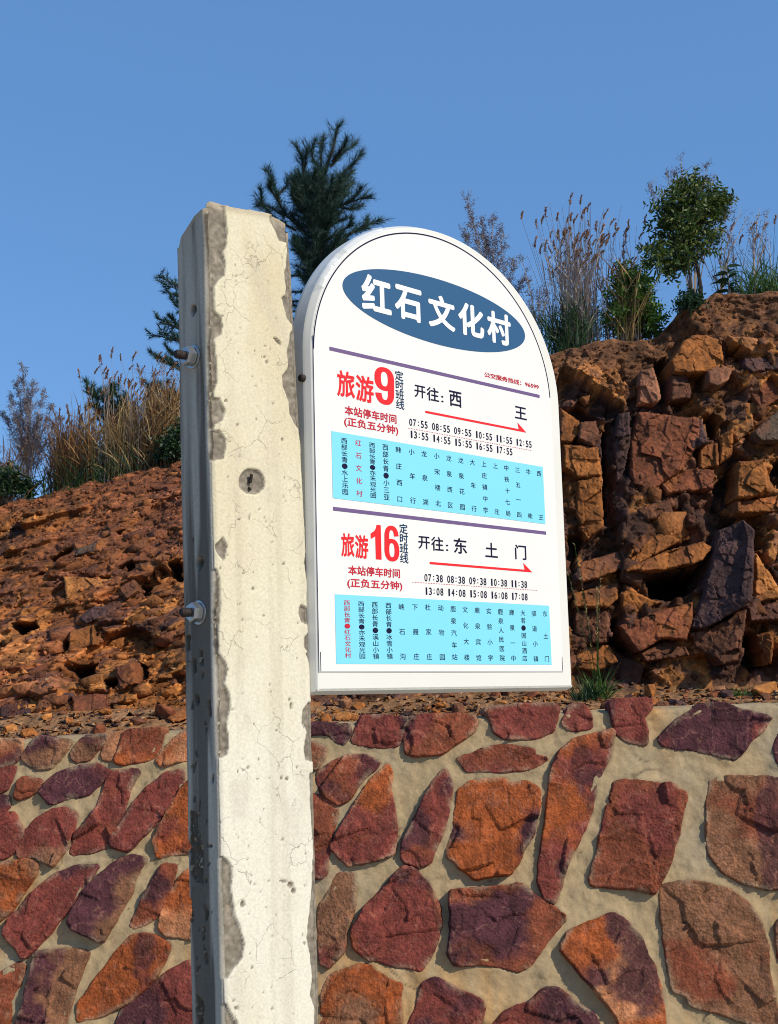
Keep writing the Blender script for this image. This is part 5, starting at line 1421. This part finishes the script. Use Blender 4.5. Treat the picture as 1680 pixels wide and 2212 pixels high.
def wispy_weed(label, u, tops, back, m, dens=1.0, tw=.03, name='dry_weed', group=None):
    """a dead branching weed with hazy panicles"""
    b = crest_pt(u, back); r = empty(name, b, label, 'weed', group); gs, gp = Geo(), Geo()
    for uu, vv in tops:
        tip = at_y(uu, vv, b.y + random.uniform(-.12, .12)); L_ = (tip - b).length
        sag = b.lerp(tip, .5) + Vector(((b.x - tip.x) * .18, 0, .05 * L_))
        pts = [b.lerp(sag, .02), b.lerp(sag, .5), sag, sag.lerp(tip, .5), tip]
        gs.tube(pts, .005, .0016, 4)
        for k in range(int(18 * dens)):
            t = random.uniform(.32, 1.0); i = min(3, int(t * 4)); p = pts[i].lerp(pts[i + 1], t * 4 - i)
            ax = (tip - b).normalized()
            d = (ax * .9 + rv(.42)).normalized(); ln = random.uniform(.08, .22) * (1.25 - t)
            e = p + d * ln
            gs.tube([p, p.lerp(e, .5) + rv(.006), e], .0016, .0008, 3)
            for q in range(int(11 * dens)):
                s = p.lerp(e, random.uniform(.2, 1.05)) + rv(.010)
                gp.blade(s, d * .6 + rv(.6), random.uniform(.010, tw), random.uniform(.003, .006), .2, 2)
    gs.build('stems', M_STALK, r); gp.build('panicles', m, r)
def leafy_weed(label, u, back, h, n, m, ll=.09, lw=.016, name='leafy_weed', stems=1, spread=.1):
    b = crest_pt(u, back); r = empty(name, b, label, 'weed'); gs, gl_ = Geo(), Geo()
    for s in range(stems):
        pts = stem_path(b + Vector((random.gauss(0, .02), 0, 0)), (random.gauss(0, spread), random.gauss(0, spread)), h * random.uniform(.7, 1.05))
        gs.tube(pts, .005, .002, 5)
        for k in range(n):
            t = .15 + .85 * k / n; i = min(4, int(t * 5)); p = pts[i].lerp(pts[min(5, i + 1)], t * 5 - i); an = k * 2.4
            gl_.blade(p, Vector((math.cos(an), math.sin(an), .55)), ll * random.uniform(.7, 1.2) * (1.15 - .5 * t), lw, .9, 4)
    gs.build('stems', M_STALK, r); gl_.build('leaves', m, r)
def bush(label, name, u, back, blobs, nleaf, m, ll=.045, lw=.02, cat='bush', trunk=None, twigs=True):
    b = crest_pt(u, back); r = empty(name, b, label, cat); gs, gl_ = Geo(), Geo()
    if trunk:
        tpts = [b - Vector((0, 0, .05))] + [at_y(uu, vv, b.y) for uu, vv in trunk]; gs.tube(tpts, .016, .006, 6); hub = tpts[-1]
    else: hub = b
    for uu, vv, rad in blobs:
        c = at_y(uu, vv, b.y + random.uniform(-.1, .1))
        gs.tube([hub, hub.lerp(c, .5) + rv(.015), c], .006, .002, 4)
        for k in range(nleaf):
            d = rv(1.0).normalized(); p = c + d * rad * random.random() ** .45
            tw = (d + rv(.5) + Vector((0, 0, .3))).normalized()
            if twigs and k % 5 == 0:                            # a twig carrying leaflets in pairs
                for j in range(5):
                    q = p + tw * j * ll * .5; sd_ = tw.orthogonal().normalized(); sd_.rotate(Matrix.Rotation(random.uniform(0, 6), 3, tw))
                    for sg in (1, -1): gl_.blade(q, sd_ * sg + tw * .5, ll * random.uniform(.7, 1.1), lw, .3, 3)
            else:
                gl_.blade(p, tw, ll * random.uniform(.6, 1.2), lw, .4, 3)
    gs.build('trunk' if trunk else 'stems', M_BARK, r); gl_.build('crown' if trunk else 'leaves', m, r)

# --- right-hand side of the crest
wispy_weed('mauve grey dead weed standing tallest at the right shoulder of the sign', 1075, [(1008, 428), (1020, 470), (1040, 480), (1062, 466), (1086, 490), (1000, 500), (1110, 560), (1050, 520), (1135, 590)], .25, M_WISP, 2.0)
wispy_weed('low twiggy grey weed between the sign edge and the foxtail reeds', 1165, [(1128, 560), (1140, 600), (1120, 640), (1165, 620), (1190, 590), (1150, 660), (1180, 640)], .2, M_WISP, .9)
reed_clump('foxtail_reeds', 'tall grey stemmed foxtail reeds with brown heads just right of the sign', 'reeds', (1195, 1300), .55, .98, 190, M_STALK, .42, .9, M_STALK, spread=.13)
reed_clump('foxtail_reeds', 'thin foxtail reeds behind the green shrub, left of the small tree', 'reeds', (1290, 1395), .45, .88, 80, M_STALK, .45, .7, M_STRAW, spread=.12)
reed_clump('straw_tussock', 'golden straw tussock on the crest beside the bright green shrub', 'grass', (1325, 1388), .30, .55, 150, M_STRAW, .05, 1.2, M_STRAW, spread=.10)
bush('bright green shrub at the notch of the crest, right of the golden tussock', 'shrub', 1385, .12, [(1352, 600, .06), (1340, 640, .08), (1372, 640, .08), (1390, 670, .09), (1400, 695, .09), (1412, 712, .06), (1360, 690, .09), (1330, 690, .08), (1385, 610, .05)], 150, M_LEAF, .035, .013)
leafy_weed('small feathery green sprig between the bright shrub and the small tree', 1412, .15, .42, 16, M_LEAF, .10, .016, stems=3, spread=.2)
bush('small leafy tree with a dense dark crown on a thin bare trunk', 'small_tree', 1514, .12, [(1490, 420, .10), (1470, 440, .10), (1515, 430, .10), (1440, 460, .11), (1480, 470, .13), (1530, 450, .10), (1450, 500, .12), (1500, 500, .13), (1535, 480, .09), (1430, 530, .10), (1470, 540, .11), (1515, 525, .09), (1425, 560, .09), (1455, 575, .07), (1490, 398, .05), (1552, 440, .05), (1480, 560, .05)], 112, M_OLIV, .040, .014, 'tree', trunk=[(1513, 620), (1508, 585), (1500, 555), (1492, 520)])
wispy_weed('tall feathery dead weed rising above the small tree', 1498, [(1470, 340), (1455, 372), (1440, 372), (1528, 350), (1510, 372), (1400, 398), (1430, 410), (1562, 420), (1450, 400), (1480, 380), (1540, 385), (1580, 445)], .22, M_WISP, 1.3, .035)
wispy_weed('pale bending dead weed right of the small tree trunk', 1555, [(1600, 450), (1585, 520), (1615, 470), (1570, 560), (1545, 600), (1560, 500)], .2, M_WISP, .6)
wispy_weed('thin dead weed near the right end of the crest', 1630, [(1640, 450), (1625, 500), (1660, 455), (1655, 520)], .2, M_WISP, .7)
leafy_weed('broad leaved green weed on the bank right of the small tree', 1572, .08, .26, 16, M_DKLF, .12, .024, stems=2)
bush('small dark bush at the foot of the small tree', 'low_bush', 1490, .0, [(1488, 648, .05), (1498, 660, .05), (1480, 665, .04)], 110, M_DKLF, .03, .012)
reed_clump('grass_tuft', 'green grass tuft on the crest at the right end of the bank', 'grass', (1590, 1740), .05, .15, 200, M_GRASS, 0, 1.2, M_GRASS, spread=.35)
reed_clump('foxtail_reeds', 'few sparse foxtail stems right of the small tree', 'reeds', (1520, 1700), .35, .62, 26, M_STALK, .5, .4, M_STALK, spread=.18)
reed_clump('grass_tuft', 'dark green grass at the foot of the foxtail reeds beside the sign edge', 'grass', (1150, 1300), .12, .34, 150, M_GRASS, 0, 1.6, M_DKLF, back=(.0, .3), spread=.3)

# --- left-hand side of the crest
wispy_weed('large mauve grey dead weed at the left edge of the crest', 62, [(48, 785), (36, 820), (70, 830), (20, 860), (92, 850), (60, 860), (5, 890), (110, 880), (40, 900), (85, 900), (128, 900)], .25, M_WISP, 2.3)
wispy_weed('hazy pale dead weed close to the left side of the post', 350, [(330, 800), (350, 790), (372, 800), (300, 800), (320, 830), (385, 815), (362, 830)], .45, M_WISP, 1.0)
reed_clump('straw_tussock', 'russet straw tussock left of centre between the mauve weed and golden grass', 'grass', (95, 215), .30, .62, 380, M_RSTRAW, .10, 1.2, M_RSTRAW, spread=.12)
reed_clump('straw_tussock', 'golden straw tussock with bent pale stems in front of the young pine', 'grass', (175, 330), .32, .60, 320, M_STRAW, .08, 1.3, M_STRAW, spread=.16)
reed_clump('straw_tussock', 'tall reddish gold tussock nearest the left side of the post', 'grass', (270, 410), .40, .70, 380, M_RSTRAW, .10, 1.2, M_STRAW, spread=.13)
reed_clump('foxtail_reeds', 'sparse foxtail stems standing above the left straw grass', 'reeds', (150, 380), .55, .92, 60, M_STALK, .8, .2, M_STALK, spread=.14)
reed_clump('straw_tussock', 'faded brown grass at the far left edge of the crest', 'grass', (-90, 70), .25, .50, 220, M_RSTRAW, .06, 1.2, M_RSTRAW, spread=.15)
bush('dark green bush low at the left edge below the dead weed', 'low_bush', 15, .0, [(10, 1030, .07), (30, 1050, .06), (-10, 1050, .07), (60, 1060, .05)], 130, M_DKLF, .035, .014)
bush('dark green bush tight against the left side of the post', 'low_bush', 375, .05, [(365, 960, .07), (385, 975, .07), (392, 940, .06), (350, 985, .05)], 130, M_DKLF, .035, .014)
reed_clump('grass_tuft', 'dark green grass fringe along the left crest edge', 'grass', (40, 330), .04, .11, 60, M_GRASS, 0, 1.6, M_DKLF, back=(-.08, .12), spread=.4)

# --- plants on the face of the cut and on the ledge
def ledge_plant(name, label, cat, u, v, Y, n, hgt, m, heads=0, spread=.35):
    p = at_depth(u, v, Y); b = Vector((p[0], p[1], ground_z(p[0], p[1]) - .01)); r = empty(name, b, label, cat); g_, h_ = Geo(), Geo()
    for k in range(n):
        g_.blade(b + Vector((random.gauss(0, .03), random.gauss(0, .03), 0)), Vector((random.gauss(0, spread), random.gauss(0, spread), 1)), hgt * random.uniform(.5, 1.1), .006, random.uniform(.3, 1.3), 4)
    if heads:
        for k in range(heads):
            pts = stem_path(b, (random.gauss(-.05, .10), random.gauss(-.05, .06)), hgt * random.uniform(2.2, 3.8), 6)
            g_.tube(pts, .0025, .0012, 3)
            for q in range(34):
                t = random.uniform(.55, 1); i = min(5, int(t * 6)); s = pts[i].lerp(pts[min(6, i + 1)], t * 6 - i)
                h_.blade(s, Vector((random.gauss(0, .5), random.gauss(0, .5), .6)), .016, .005, .2, 2)
    g_.build('blades', m, r)
    if heads: h_.build('seed_heads', M_STRAW, r)
ledge_plant('grass_tuft', 'green tuft with tall pale seed spikes at the foot of the cut', 'grass', 1290, 1470, 6.75, 90, .22, M_GRASS, 6)
ledge_plant('grass_tuft', 'dark grass tuft tucked under the lower right corner of the sign', 'grass', 1262, 1480, 6.7, 70, .14, M_DKLF)
ledge_plant('grass_tuft', 'small green tuft beside the broad flat tan rock', 'grass', 1590, 1490, 6.7, 70, .07, M_GRASS, 0, .6)
ledge_plant('grass_tuft', 'tiny green sprig left of the broad flat tan rock', 'grass', 1530, 1470, 6.8, 24, .05, M_DKLF, 0, .7)
